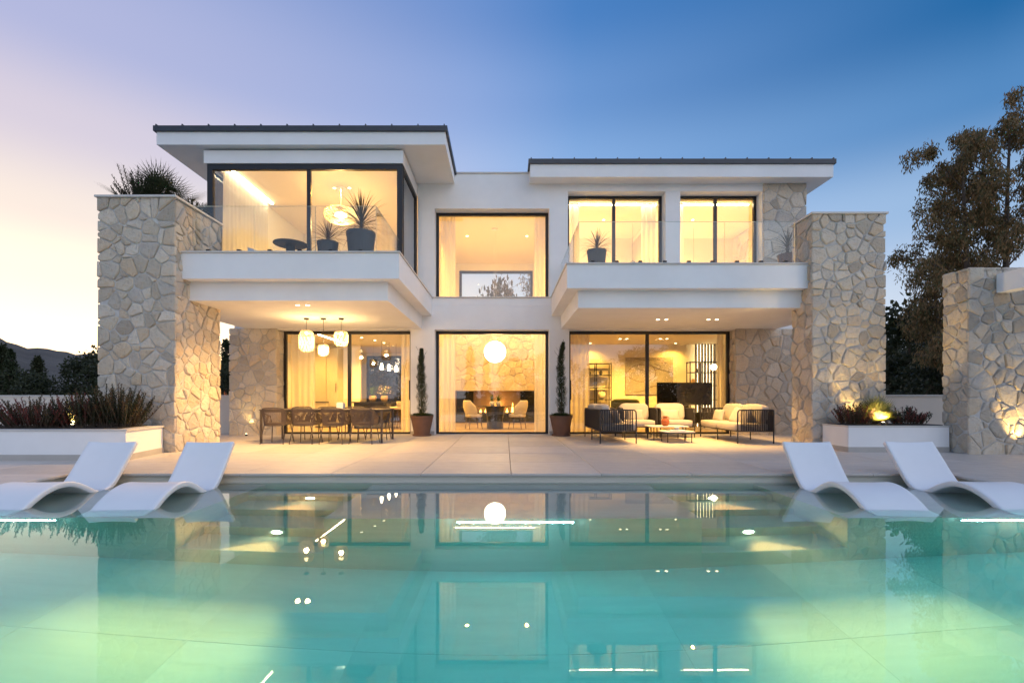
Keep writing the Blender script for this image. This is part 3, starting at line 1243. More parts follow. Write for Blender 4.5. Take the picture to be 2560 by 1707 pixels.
def make_table(loc, L, W, H, mat_top, mat_leg, label):
    th = thing('dining_table', label, 'table', loc)
    x, y, _ = loc
    MB().box(x - L / 2, x + L / 2, y - W / 2, y + W / 2, H - .022, H).build('table_top', mat_top, th, bevel=.004)
    MB().box(x - L / 2 + .05, x + L / 2 - .05, y - W / 2 + .03, y + W / 2 - .03, H - .065, H - .0225).build('apron', mat_leg, th)
    for sx in (-1, 1):
        for sy in (-1, 1):
            px, py = x + sx * (L / 2 - .035), y + sy * (W / 2 - .035)
            MB().box(px - .022, px + .022, py - .022, py + .022, 0, H - .0225).build('leg', mat_leg, th, bevel=.003)
    return th


TY = 11.32
make_table((-4.10, TY, 0), 2.76, 1.12, .75, 'taupe_metal', 'taupe_metal', 'long taupe dining table on the terrace under the three lanterns')
ch = make_dining_chair()
ords = ['first', 'second', 'third', 'fourth']
k = 0
for row in (0, 1):
    for i in range(4):
        o = ch if k == 0 else copy_tree(ch)
        x = (-5.02, -4.38, -3.74, -3.10)[i] + rng.uniform(-.015, .015)
        if row == 0:
            o.location = (x, TY - .62, 0)
            o.rotation_euler.z = R(rng.uniform(-3, 3) - 1)
            lab = 'taupe rope dining chair on the pool side of the table, %s from the stone pillar' % ords[i]
        else:
            o.location = (x - .05 + .02 * i, TY + .52, 0)
            o.rotation_euler.z = R(180 + rng.uniform(-3, 3))
            lab = 'taupe rope dining chair on the house side of the table, %s from the stone pillar' % ords[i]
        tag(o, lab, 'chair', 'rope dining chairs around the outdoor table')
        k += 1
cb = thing('candle_box', 'small pale box shaped lantern standing on the outdoor dining table', 'lantern', (-3.86, TY + .1, .75))
box('body', 'grey_white', (-3.96, -3.80, TY + .02, TY + .18, .751, .88), cb, bevel=.012)
box('lid', 'grey_white', (-3.95, -3.81, TY + .03, TY + .17, .881, .90), cb, bevel=.004)


# woven pendant lanterns
def lantern(x, y, zc, z1, z0, r0, label, e):
    th = thing('pendant_lantern', label, 'pendant lamp', (x, y, zc), 'woven lanterns hanging over the outdoor table')
    MB().lathe([(.055, -.035), (.058, -.03), (.058, 0)], 20, (x, y, zc - .001)).build('ceiling_cap', 'black', th)
    MB().tube([(x, y, zc - .035), (x, y, z1 + .01)], .005, 6).build('cable', 'black', th)
    H = z1 - z0

    def rad(t_):
        return r0 * (1 - .33 * abs(2 * t_ - 1) ** 4.5)
    m_ = MB()
    nn = 13
    for sgn in (-1, 1):
        for i in range(nn):
            pts = []
            for s in range(9):
                t_ = s / 8
                a = 2 * math.pi * i / nn + sgn * t_ * 1.15
                pts.append((x + rad(t_) * math.cos(a), y + rad(t_) * math.sin(a), z0 + H * t_))
            m_.tube(pts, .0065, 4)
    for t_ in np.linspace(0, 1, 11):
        m_.tube([(x + rad(t_) * math.cos(a), y + rad(t_) * math.sin(a), z0 + H * t_) for a in np.linspace(0, 2 * math.pi, 25)[:-1]], .0042, 4, closed=True)
    m_.build('woven_shade', 'rattan', th)
    MB().lathe([(.03, -.02), (.05, -.05), (.05, -.075), (.02, -.09)], 16, (x, y, z1)).build('bulb', 'bulb', th, smooth=True)
    light('POINT', 'light', (x, y, z0 + H * .45), e * 1.3, (1.0, .62, .26), th, .05)


lantern(-4.69, TY + .1, GZ, 2.59, 2.11, .17, 'large woven lantern nearest the stone pillar above the outdoor table', 48)
lantern(-4.29, TY + .1, GZ, 2.26, 2.01, .12, 'smallest woven lantern, lowest hanging, middle of the three above the table', 38)
lantern(-3.87, TY + .1, GZ, 2.575, 2.24, .16, 'medium woven lantern nearest the central window above the outdoor table', 45)


# recessed downlights
def downlight(x, y, z, label, e, cone=105, group='recessed downlights', d=(0, 0, -1), col=WARM):
    th = thing('downlight', label, 'downlight', (x, y, z), group)
    MB().lathe([(.048, -.004), (.052, 0)], 20, (x, y, z)).build('ring', 'white_plastic', th)
    MB().lathe([(.036, -.008), (.040, -.0045)], 18, (x, y, z)).build('lens', 'lamp_warm', th)
    if e:
        light('SPOT', 'light', (x, y, z - .03), e, col, th, .04, cone, .7, d)


G2 = 'recessed downlights in the porch soffits'
for i, x in enumerate((-4.21, -4.01)):
    downlight(x, 9.82, GZ, 'recessed downlight in the dining porch soffit, %s of the pair' % ('outer', 'inner')[i], 430, 150, G2)
for i, x in enumerate((3.665, 3.87, 4.88, 5.08)):
    downlight(x, 11.6, GZ, 'recessed downlight in the lounge porch soffit, %s from the central window' % ords[i], 330, 100, G2)


# ================================================================== outdoor lounge
def rope_panel(th, a, b, z0, z1, n_, r_, mat='rope_black', name='rope_panel'):
    m_ = MB()
    a, b = Vector(a), Vector(b)
    d = (b - a).normalized()
    for i in range(n_):
        p = a.lerp(b, (i + .5) / n_)
        # flat strap: thin box turned along the panel
        nrm = Vector((-d.y, d.x, 0))
        w, t_ = r_, .006
        v = []
        for z in (z0, z1):
            for s1, s2 in ((-1, -1), (1, -1), (1, 1), (-1, 1)):
                q = p + d * (w * s1) + nrm * (t_ * s2)
                v.append((q.x, q.y, z))
        m_.add(v, [(0, 3, 2, 1), (4, 5, 6, 7), (0, 1, 5, 4), (1, 2, 6, 5), (2, 3, 7, 6), (3, 0, 4, 7)])
    return m_.build(name, mat, th)


def make_sofa(name, label, cat, loc, rot, L, D, seats, pillows, grp=None):
    """local: back along x=0, seat faces +x, y from 0 to L"""
    th = thing(name, label, cat)
    zt, zb = .74, .275
    f = MB()
    rr = .016

    def arc_end(y):
        return bez([(0, y, zb), (0, y, zt - .06), (.02, y, zt - .012), (.06, y, zt), (D - .10, y, zt), (D - .03, y, zt - .02), (D, y, zt - .08), (D, y, zb)], 4)
    for y in (0, L):
        f.tube(arc_end(y), rr, 8)
        f.tube([(0, y, zb), (D, y, zb)], rr, 8)
    f.tube([(0, 0, zt - .01), (0, L, zt - .01)], rr, 8)
    f.tube([(0, 0, zb), (0, L, zb)], rr, 8)
    f.tube([(D, 0, zb), (D, L, zb)], rr, 8)
    for i in range(1, 6):
        f.tube([(0, L * i / 6, zb), (D, L * i / 6, zb)], .01, 6)
    f.build('frame', 'charcoal', th, smooth=True)
    ys = [0, L / 2, L] if L > 1.2 else [0, L]
    for x in (0, D):
        for y in ys:
            MB().tube([(x, y, zb), (x, y, 0)], [.016, .013], 8).build('leg', 'charcoal', th, smooth=True)
    rope_panel(th, (.03, 0, 0), (D - .06, 0, 0), zb, zt, max(10, int(D / .042)), .011)
    rope_panel(th, (.03, L, 0), (D - .06, L, 0), zb, zt, max(10, int(D / .042)), .011)
    rope_panel(th, (0, .03, 0), (0, L - .03, 0), zb, zt - .01, int(L / .042), .012)
    sl = (L - .06) / seats
    for i in range(seats):
        MB().sq((D / 2 + .06, .03 + sl * (i + .5), .36), (D / 2 - .02, sl / 2 - .006, .085), .25, .18, 28, 12).build('seat_cushion', 'cushion', th, smooth=True)
        b = MB()
        b.M = Matrix.Translation((.17, .03 + sl * (i + .5), .63)) @ Matrix.Rotation(R(-12), 4, 'Y')
        b.sq((0, 0, 0), (.10, sl / 2 - .012, .235), .45, .30, 24, 14)
        b.build('back_cushion', 'cushion', th, smooth=True)
    for (px, py, pz, ax, ay, az, s) in pillows:
        b = MB()
        b.M = Matrix.Translation((px, py, pz)) @ Matrix.Rotation(R(az), 4, 'Z') @ Matrix.Rotation(R(ay), 4, 'Y') @ Matrix.Rotation(R(ax), 4, 'X')
        n_ = 14
        # pillow: pinched corners
        rows = [[], []]
        for sgn in (1, -1):
            g_ = []
            for i in range(n_ + 1):
                r2 = []
                for j in range(n_ + 1):
                    u, v = 2 * i / n_ - 1, 2 * j / n_ - 1
                    t_ = ((1 - u ** 4) * (1 - v ** 4)) ** .5
                    k1 = 1 - .07 * (1 - abs(u)) * abs(v) ** 3
                    r2.append((sgn * .075 * t_, u * s[0] * (1 - .06 * (1 - v * v)), v * s[1] * (1 - .06 * (1 - u * u))))
                g_.append(r2)
            b.grid(g_ if sgn > 0 else [list(reversed(r2)) for r2 in g_])
        b.build('throw_pillow', 'cushion', th, smooth=True)
    th.location = loc
    th.rotation_euler.z = R(rot)
    if grp:
        th['group'] = grp
    return th


make_sofa('garden_sofa', 'dark rope sofa seen from behind beside the potted cypress', 'sofa', (2.09, 10.62, 0), 0, 2.02, .79, 2,
          [(.40, .32, .56, 0, -18, 10, (.22, .19))])
make_sofa('garden_sofa', 'dark rope sofa with three throw pillows in front of the stone wall', 'sofa', (5.90, 12.64, 0), 180, 2.02, .79, 2,
          [(.42, 1.62, .58, 8, -20, -12, (.21, .20)), (.42, 1.22, .58, -10, -22, 8, (.21, .20)), (.46, .34, .56, 0, -14, 0, (.25, .16))])
make_sofa('garden_armchair', 'dark rope armchair with cream cushions nearest the sofa seen from behind', 'armchair', (2.98, 13.02, 0), -90, .86, .80, 1,
          [(.33, .43, .55, 0, -16, 0, (.23, .16))], 'rope armchairs with backs to the window')
make_sofa('garden_armchair', 'dark rope armchair with cream cushions nearest the sofa with three pillows', 'armchair', (3.93, 13.02, 0), -90, .86, .80, 1,
          [(.33, .40, .55, 0, -16, 0, (.25, .16))], 'rope armchairs with backs to the window')


def coffee(label, x0, x1, y0, y1, h):
    th = thing('coffee_table', label, 'coffee table', ((x0 + x1) / 2, (y0 + y1) / 2, 0), 'pair of low tables between the sofas')
    r_ = .10
    poly = []
    for cx, cy_, a0 in ((x1 - r_, y1 - r_, 0), (x0 + r_, y1 - r_, 90), (x0 + r_, y0 + r_, 180), (x1 - r_, y0 + r_, 270)):
        for s in range(7):
            a = R(a0 + 15 * s)
            poly.append((cx + r_ * math.cos(a), cy_ + r_ * math.sin(a)))
    MB().prism(poly, h - .022, h).build('table_top', 'coping', th, bevel=.004)
    for px in (x0 + .08, x1 - .08):
        for py in (y0 + .08, y1 - .08):
            MB().tube([(px, py, h - .022), (px, py, 0)], .011, 8).build('leg', 'charcoal', th, smooth=True)


coffee('taller low table carrying the orange vase', 3.46, 4.38, 11.42, 12.10, .33)
coffee('lower low table with a tray in front of the orange vase', 3.58, 4.28, 10.80, 11.38, .25)
vs_ = thing('vase', 'round orange clay vase on the low table', 'vase', (3.88, 11.7, .33))
MB().lathe([(.05, .001), (.085, .04), (.098, .10), (.085, .155), (.052, .185), (.05, .215), (.062, .24), (.05, .24), (.042, .21), (.0, .20)], 28, (3.88, 11.7, .33), cap=False).build('body', 'orange_clay', vs_, smooth=True)
for sx in (-1, 1):
    MB().tube(bez([(3.88 + sx * .052, 11.7, .545), (3.88 + sx * .085, 11.7, .54), (3.88 + sx * .082, 11.7, .50)], 4), .008, 6).build('handle', 'orange_clay', vs_, smooth=True)
ty = thing('tray', 'small grey tray with a cup on the lower low table', 'tray', (3.95, 11.1, .25))
box('book', 'grey_white', (3.77, 4.12, 10.98, 11.22, .251, .275), ty, bevel=.004)
MB().lathe([(.045, 0), (.055, .03), (.055, .06)], 20, (3.95, 11.12, .276)).build('cup', 'pot_white', ty, smooth=True)


# ================================================================== potted plants
def pot(mb, c, r1, r0, h):
    return mb.lathe([(r0, 0), (r1 * .97, h * .9), (r1, h * .92), (r1, h), (r1 * .9, h), (r1 * .88, h * .9)], 28, c)


def potted_cypress(label, x, y, H, lean, seed):
    r_ = random.Random(seed)
    th = thing('potted_cypress', label, 'potted tree', (x, y, 0), 'slim cypresses in brown pots beside the central window')
    MB().lathe([(.235, 0), (.25, .012), (.25, .045), (.22, .045)], 28, (x, y, 0)).build('saucer', 'pot_brown', th, smooth=False)
    pot(MB(), (x, y, .046), .305, .205, .49).build('pot', 'pot_brown', th, smooth=False)
    MB().lathe([(.27, .48), (.2, .53), (.08, .55)], 20, (x, y, .03)).build('soil', 'soil', th)
    m_ = MB()
    for i in range(900):
        a, q = r_.uniform(0, 6.28), .30 * math.sqrt(r_.random())
        z = .53 + .05 * (1 - (q / .3) ** 2) + r_.uniform(-.01, .02)
        d = (math.cos(a) * .8 + r_.uniform(-.5, .5), math.sin(a) * .8 + r_.uniform(-.5, .5), r_.uniform(-.1, .9))
        m_.blade((x + q * math.cos(a), y + q * math.sin(a), z), d, r_.uniform(.03, .07), .022, .3, 2)
    m_.build('moss', 'moss', th)
    ctr = bez([(x, y, .5), (x + lean * .2, y, .5 + H * .35), (x + lean * .1 - .02, y, .5 + H * .7), (x + lean, y, .5 + H)], 10)
    MB().tube(ctr, [.022 * (1 - .8 * i / (len(ctr) - 1)) for i in range(len(ctr))], 6).build('trunk', 'bark', th)
    m_ = MB()
    for i in range(5200):
        t_ = r_.random() ** .9
        rad = .155 * (1 - t_) ** .55 * (.72 + .4 * math.sin(t_ * 21 + seed) ** 2) * (.55 + .45 * min(1, t_ * 5)) + .012
        a = r_.uniform(0, 6.28)
        q = rad * math.sqrt(r_.uniform(.15, 1.08))
        p = lerp_path(ctr, .06 + .94 * t_)
        d = (math.cos(a) * .55, math.sin(a) * .55, 1.0 + r_.uniform(-.3, .3))
        m_.blade((p.x + q * math.cos(a), p.y + q * math.sin(a), p.z), d, r_.uniform(.035, .085), .011, .0, 2)
    # stray twigs
    for i in range(16):
        t_ = r_.uniform(.05, .9)
        p = lerp_path(ctr, t_)
        a = r_.uniform(0, 6.28)
        d = Vector((math.cos(a) * .8, math.sin(a) * .8, 1))
        for s in range(14):
            q = p + d * (.05 + s * .013)
            m_.blade(q, d + Vector((r_.uniform(-.6, .6), r_.uniform(-.6, .6), 0)), .04, .010, 0, 2)
    m_.build('foliage', 'leaf_cypress', th)
    return th


potted_cypress('slim potted cypress between the dining doors and the central window', -2.21, 12.86, 1.78, -.01, 3)
potted_cypress('slim potted cypress between the central window and the lounge doors', 1.49, 12.86, 1.95, .06, 8)


def strap_plant(label, x, y, z, pr, ph, trunk, n_, ln, mat, potmat, seed, w=.022, group='spiky plants in pots on the balconies'):
    r_ = random.Random(seed)
    th = thing('potted_spiky_plant', label, 'potted plant', (x, y, z), group)
    pot(MB(), (x, y, z), pr, pr * .68, ph).build('pot', potmat, th)
    MB().lathe([(pr * .87, ph * .9), (pr * .5, ph * .96), (.03, ph * .98)], 20, (x, y, z)).build('soil', 'soil', th)
    m_ = MB()
    for i in range(int(150)):
        a, q = r_.uniform(0, 6.28), pr * .95 * math.sqrt(r_.random())
        m_.blade((x + q * math.cos(a), y + q * math.sin(a), z + ph * .95), (math.cos(a), math.sin(a), r_.uniform(.2, 1.2)), r_.uniform(.04, .09), .02, .6, 2)
    m_.build('ground_cover', 'leaf_dark', th)
    MB().tube([(x, y, z + ph * .9), (x + .01, y, z + ph + trunk)], [.04, .032], 8).build('trunk', 'bark', th)
    m_ = MB()
    for i in range(n_):
        u = i / n_
        a = i * 2.39996 + r_.uniform(-.2, .2)
        elv = R(88 - 95 * u ** .8 + r_.uniform(-8, 8))
        d = (math.cos(a) * math.cos(elv), math.sin(a) * math.cos(elv), math.sin(elv))
        zz = z + ph + trunk * (1 - .75 * u)
        m_.blade((x + .01, y, zz), d, ln * r_.uniform(.75, 1.1) * (.75 + .25 * u), w, .16 + .26 * u, 6)
    m_.build('leaves', mat, th)


strap_plant('tallest spiky plant in a large grey pot on the dining side balcony', -3.04, 10.2, FL + .01, .30, .94, .30, 150, .84, 'leaf_strap', 'pot_grey', 5)
strap_plant('smaller spiky purple plant in a grey pot beside the tallest one', -3.74, 10.2, FL + .01, .215, .74, .10, 84, .62, 'leaf_purple', 'pot_grey', 6, .018)
strap_plant('spiky purple plant in a grey pot at the open corner of the lounge side balcony', 1.99, 10.5, FL + .01, .21, .66, .10, 80, .54, 'leaf_purple', 'pot_grey', 9, .018)
strap_plant('spiky plant in a brown pot half hidden by the stone pillar on the balcony', 6.42, 11.0, FL + .01, .20, .72, .25, 80, .55, 'leaf_strap', 'pot_brown', 11)

# balcony furniture
bt = thing('side_table', 'round dark pedestal table on the dining side balcony', 'side table', (-4.66, 10.5, FL))
MB().lathe([(.33, 0), (.35, .012), (.35, .03), (.30, .042)], 32, (-4.66, 10.5, 4.32)).build('table_top', 'pot_grey', bt)
MB().lathe([(.17, 0), (.14, .03), (.075, .45), (.10, .79)], 24, (-4.66, 10.5, FL + .002)).build('pedestal', 'pot_grey', bt, smooth=True)
bc = thing('lounge_chair', 'low pale scoop chair beside the round balcony table', 'lounge chair', (-5.25, 10.6, FL))
m_ = MB()
rows = []
for i in range(17):
    a = math.pi * (.15 + 1.7 * i / 16)
    rows.append([(-5.22 + .36 * math.cos(a) * s, 10.6 + .34 * math.sin(a) * s, FL + .05 + zz) for s, zz in ((.62, .0), (.86, .22), (1.0, .52 + .16 * math.cos(a - math.pi)), (1.07, .53 + .16 * math.cos(a - math.pi)), (.94, .25), (.7, .04))])
m_.grid(rows)
m_.build('shell', 'grey_white', bc, smooth=True)
MB().sq((-5.22, 10.6, FL + .30), (.27, .25, .10), .4, .6).build('cushion', 'cushion', bc, smooth=True)
MB().lathe([(.2, 0), (.2, .05), (.1, .2)], 20, (-5.22, 10.6, FL + .002)).build('base', 'grey_white', bc)
bb = thing('bean_bed', 'heap of white cushions on a low bed on the lounge side balcony', 'day bed', (4.6, 11.2, FL))
MB().sq((4.62, 11.2, FL + .14), (.85, .5, .14), .3, .3).build('mattress', 'grey_white', bb, smooth=True)
for cx, cz, sx, ry in ((4.42, .36, .42, -8), (5.05, .36, .34, 6), (4.75, .30, .55, 0)):
    b = MB()
    b.M = Matrix.Translation((cx, 11.15, FL + cz)) @ Matrix.Rotation(R(ry), 4, 'Y')
    b.sq((0, 0, 0), (sx, .3, .085), .6, .5)
    b.build('cushion', 'grey_white', bb, smooth=True)


# shrubs and palms
def shrub(name, label, cx, cy_, z, rx, ry, H, n_, mats, seed, leaf=.06, lw=.016, spread=.55, cat='shrub', wide=None):
    r_ = random.Random(seed)
    th = thing(name, label, cat, (cx, cy_, z))
    st = MB()
    lf = [MB() for _ in mats]
    for i in range(n_):
        u, v = r_.uniform(-1, 1), r_.uniform(-1, 1)
        bx, by = cx + u * rx * .72, cy_ + v * ry * .6
        hh = H * r_.uniform(.55, 1.0) * (1 - .35 * abs(u) ** 2)
        d = Vector((u * spread + r_.uniform(-.3, .3), v * spread * .7 + r_.uniform(-.3, .3), 1)).normalized()
        p = Vector((bx, by, z))
        L = hh * 1.05
        bend = Vector((r_.uniform(-.1, .1), r_.uniform(-.1, .1), .12))
        seg = 5
        pts = [p.copy()]
        for s in range(seg):
            p = p + d * L / seg
            d = (d + bend * .35).normalized()
            pts.append(p.copy())
        st.tube(pts, [.006, .005, .005, .004, .003, .002], 4)
        m_ = lf[r_.randrange(len(lf))]
        cnt = int(L / .011)
        for s in range(cnt):
            t_ = .12 + .88 * s / cnt
            q = lerp_path(pts, t_)
            a = s * 2.4
            dv = Vector((math.cos(a), math.sin(a), r_.uniform(.5, 1.6)))
            m_.blade(q, dv, leaf * r_.uniform(.6, 1.1) * (1.05 - .4 * t_), lw, .1, 2)
    st.build('stems', 'bark', th)
    for m_, mt in zip(lf, mats):
        if m_.v:
            m_.build('leaves', mt, th)
    return th


def uplight(x, y, z, label, e, d, parent=None, cone=90, col=(1.0, .66, .22)):
    th = thing('garden_uplight', label, 'garden light', (x, y, z), 'small garden and floor uplights')
    MB().lathe([(.032, 0), (.032, .045), (.026, .05)], 16, (x, y, z)).build('body', 'black', th)
    MB().lathe([(.022, .051), (.018, .055)], 14, (x, y, z)).build('lens', 'lamp_warm', th)
    light('SPOT', 'light', (x, y, z + .075), e, col, th, .02, cone, .7, d)


shrub('shrub', 'dark reddish bush at the outer end of the long white planter', -8.05, 8.30, .50, .62, .42, .56, 190, ['leaf_shrub', 'leaf_red', 'leaf_shrub'], 41, .075, .020, .95)
shrub('shrub', 'dark green bush in the middle of the long white planter', -7.30, 8.36, .50, .52, .38, .60, 180, ['leaf_shrub', 'leaf_cypress', 'leaf_red'], 42, .075, .020, .65)
shrub('shrub', 'tallest dark bush of the long planter against the stone pillar', -6.75, 8.38, .50, .46, .34, .74, 170, ['leaf_cypress', 'leaf_shrub'], 43, .075, .020, .6)
uplight(-7.25, 8.10, .512, 'uplight hidden among the dark bushes of the long planter', 60, (.1, .6, 1))
shrub('shrub', 'low dark red leaved bush in the palm planter beside the pillar', 6.72, 9.34, .49, .30, .27, .42, 80, ['leaf_red', 'leaf_shrub'], 51, .075, .024, .7)
shrub('shrub', 'low dark bush in the palm planter beside the garden wall', 7.74, 9.34, .49, .34, .27, .36, 80, ['leaf_cypress', 'leaf_red'], 52, .075, .024, .8)


def fan_palm(label, x, y, z, n_, rad, stalk, seed, mat='leaf_palm', droop=.10):
    r_ = random.Random(seed)
    th = thing('fan_palm', label, 'palm', (x, y, z))
    st = MB()
    m_ = MB()
    for i in range(n_):
        a = i * 2.4 + r_.uniform(-.3, .3)
        e = R(r_.uniform(18, 82))
        d = Vector((math.cos(a) * math.cos(e), math.sin(a) * math.cos(e), math.sin(e)))
        sl = stalk * r_.uniform(.6, 1.1)
        q = Vector((x, y, z)) + d * sl
        st.tube([(x, y, z), tuple(q)], [.008, .005], 5)
        side = d.cross(Vector((0, 0, 1))).normalized()
        upv = side.cross(d).normalized()
        nb = 19
        for k_ in range(nb):
            b = R(-105 + 210 * k_ / (nb - 1))
            dv = d * math.cos(b) + side * math.sin(b) + upv * .10
            m_.blade(q, dv, rad * (1 - .25 * abs(b) / 1.9) * r_.uniform(.9, 1.05), .020, droop, 3, up=upv)
    st.build('stalks', 'bark', th)
    m_.build('fronds', mat, th)


fan_palm('fan palm lit from below in the planter by the stone wall', 7.22, 9.44, .50, 30, .32, .30, 61)
uplight(7.06, 9.03, .502, 'bright uplight at the foot of the lit fan palm', 210, (.16, .62, 1), cone=125)
uplight(6.98, 9.50, .502, 'uplight shining on the stone pillar beside the fan palm', 90, (.0, .42, 1), cone=70)
fan_palm('fan palm growing from the top of the dining side stone pillar', -6.98, 9.70, 4.68, 36, .46, .66, 66, 'leaf_dark')
shrub('shrub', 'fine leaved dark bush on the pillar top beside the fan palm', -7.25, 9.75, 4.68, .28, .38, .86, 110, ['leaf_dark', 'leaf_shrub'], 67, .075, .020, .55)
shrub('shrub', 'low dark bush on the pillar top nearest the glass balustrade', -6.42, 9.95, 4.68, .24, .34, .42, 100, ['leaf_dark', 'leaf_shrub'], 68, .075, .020, .8)
shrub('shrub', 'small red bush lit from below in the planter behind the gap between pillars', -11.6, 20.1, .56, .8, .3, .75, 60, ['leaf_red', 'leaf_shrub'], 71, .07, .02, .6)
uplight(-11.5, 19.8, .572, 'uplight under the bush behind the gap between pillars', 90, (0, .5, 1), cone=110)
uplight(9.08, 8.40, .002, 'floor uplight shining up the free standing stone wall', 100, (-.02, .30, 1), cone=60)
uplight(-6.88, 12.86, .002, 'floor uplight shining up the stone wall by the dining table', 26, (.0, .32, 1), cone=60)
so_ = thing('wall_socket', 'small white outdoor wall socket on the stone wall by the dining table', 'socket', (-6.82, 13.06, .40))
box('cover', 'white_plastic', (-6.87, -6.77, 13.03, 13.10, .36, .46), so_, bevel=.006)
box('flap', 'grey_white', (-6.86, -6.78, 13.022, 13.029, .385, .44), so_)


# ================================================================== interiors
def curtain(label, x0, x1, y, z0, z1, waves, seed, axis='x', group='sheer curtains'):
    r_ = random.Random(seed)
    loc = ((x0 + x1) / 2, y, z0) if axis == 'x' else (y, (x0 + x1) / 2, z0)
    th = thing('curtain', label, 'curtain', loc, group)
    waves = max(2, int(waves * .55))
    n_ = waves * 16
    ph = [r_.uniform(.75, 1.25) for _ in range(waves + 2)]
    rows = []
    zs = np.linspace(z0, z1, 8)
    for z in zs:
        row = []
        for i in range(n_ + 1):
            t_ = i / n_
            w = t_ * waves
            amp = .028 * ph[int(w)]
            hang = 1 - .35 * (z - z0) / (z1 - z0)
            d = amp * math.sin(2 * math.pi * w) * hang + .01 * math.sin(17 * t_ + z)
            a = x0 + (x1 - x0) * (t_ + .006 * math.sin(5 * w + z * 1.3))
            row.append((a, y + d, z) if axis == 'x' else (y + d, a, z))
        rows.append(row)
    MB().grid(rows).build('fabric', 'curtain', th, smooth=True)
    if axis == 'x':
        MB().tube([(x0, y, z1 + .012), (x1, y, z1 + .012)], .012, 6).build('rail', 'white_plastic', th)
    else:
        MB().tube([(y, x0, z1 + .012), (y, x1, z1 + .012)], .012, 6).build('rail', 'white_plastic', th)


Z1 = 2.83
curtain('sheer curtain at the stone wall end of the dining doors', -6.15, -5.44, 13.86, .02, Z1, 9, 1)
curtain('sheer curtain at the central pier end of the dining doors', -2.98, -2.55, 13.86, .02, Z1, 6, 2)
curtain('sheer curtain on the dining side of the lower central window', -1.84, -1.42, 13.86, .02, Z1, 6, 3)
curtain('sheer curtain on the lounge side of the lower central window', .84, 1.16, 13.86, .02, Z1, 5, 4)
curtain('sheer curtain at the central pier end of the lounge doors', 1.83, 2.42, 13.86, .02, Z1, 8, 5)
curtain('narrow sheer curtain at the sofa end of the lounge doors', 6.08, 6.26, 13.86, .02, Z1, 3, 6)
curtain('sheer curtain on the dining side of the upper central window', -1.84, -1.42, 13.86, 3.56, 6.50, 6, 7)
curtain('sheer curtain on the lounge side of the upper central window', .84, 1.16, 13.86, 3.56, 6.50, 5, 8)
curtain('sheer curtain at the inner edge of the first balcony door of the lounge side', 1.80, 2.12, 13.86, FL + .02, 6.54, 5, 9)
curtain('sheer curtain at the outer edge of the first balcony door of the lounge side', 3.90, 4.32, 13.86, FL + .02, 6.54, 6, 10)
curtain('sheer curtain at the inner edge of the second balcony door of the lounge side', 4.86, 5.12, 13.86, FL + .02, 6.54, 4, 11)
curtain('sheer curtain along the outer side of the upper corner room', 11.62, 13.85, -6.78, FL + .02, 6.54, 22, 12, axis='y')
curtain('narrow sheer curtain at the front corner of the upper room', 12.0, 13.1, -2.60, FL + .02, 6.54, 9, 13, axis='y')


# cove lights: real lit strips set in the ceilings
def cove(label, b, mat='led'):
    th = thing('cove_light', label, 'cove light', ((b[0] + b[1]) / 2, (b[2] + b[3]) / 2, b[4]), 'lit strips in the ceilings')
    box('strip', mat, b, th)
    box('profile', 'white_plastic', (b[0] - .01, b[1] + .01, b[2] - .01, b[3] + .01, b[5] + .001, b[5] + .012), th)


cove('lit ceiling strip above the curtain of the upper corner room', (-6.72, -6.66, 11.7, 13.9, 6.57, 6.585))
cove('lit ceiling strip above the front glass of the upper corner room', (-6.6, -2.6, 11.62, 11.66, 6.57, 6.585), 'led_soft')
cove('lit ceiling strip above the first balcony door of the lounge side', (1.80, 4.36, 13.93, 13.99, 6.565, 6.58))
cove('lit ceiling strip above the second balcony door of the lounge side', (4.80, 7.02, 13.93, 13.99, 6.565, 6.58))
cove('lit ceiling line running into the kitchen', (-5.47, -5.43, 13.95, 16.4, 2.850, 2.862))
cove('lit strip along the top of the fireplace stone wall', (-2.1, 1.38, 19.45, 19.50, 3.93, 3.95))
cove('lit ceiling strip above the upper central window', (-1.85, 1.15, 13.80, 13.83, 6.53, 6.545), 'led_soft')

IC = (1.0, .52, .085)


def room_light(x, y, z, label, e, cone=150):
    downlight(x, y, z, label, e * 4.8, cone, 'recessed downlights indoors', col=IC)


for i, (x, y) in enumerate(((-4.42, 14.9), (-4.20, 15.6), (-4.08, 16.3))):
    room_light(x, y, 2.867, 'recessed kitchen ceiling light, %s from the dining doors' % ords[i], 85)
room_light(-6.3, 15.4, 2.867, 'recessed kitchen ceiling light above the counter', 70)
for i, x in enumerate((3.62, 3.83, 4.88, 5.09)):
    room_light(x, 15.2, 2.867, 'recessed living room ceiling light, %s from the central pier' % ords[i], 62)
for i, x in enumerate((2.9, 5.8)):
    room_light(x, 16.45, 2.867, ('recessed ceiling light washing the wall beside the black shelf', 'recessed ceiling light washing the wall beside the lit slats')[i], 26)
for i, x in enumerate((-4.55, -4.35, -4.15)):
    room_light(x, 12.9, 6.599, 'recessed ceiling light of the upper corner room, %s of a row of three' % ords[i], 85)
for i, (x, y) in enumerate(((-1.3, 16.6), (.75, 16.6))):
    room_light(x, y, 6.559, 'recessed ceiling light high in the central hall, %s side' % ('dining', 'lounge')[i], 190)
room_light(3.1, 15.2, 6.599, 'recessed ceiling light in the first upper room of the lounge side', 170)
room_light(5.9, 15.2, 6.599, 'recessed ceiling light in the second upper room of the lounge side', 170)

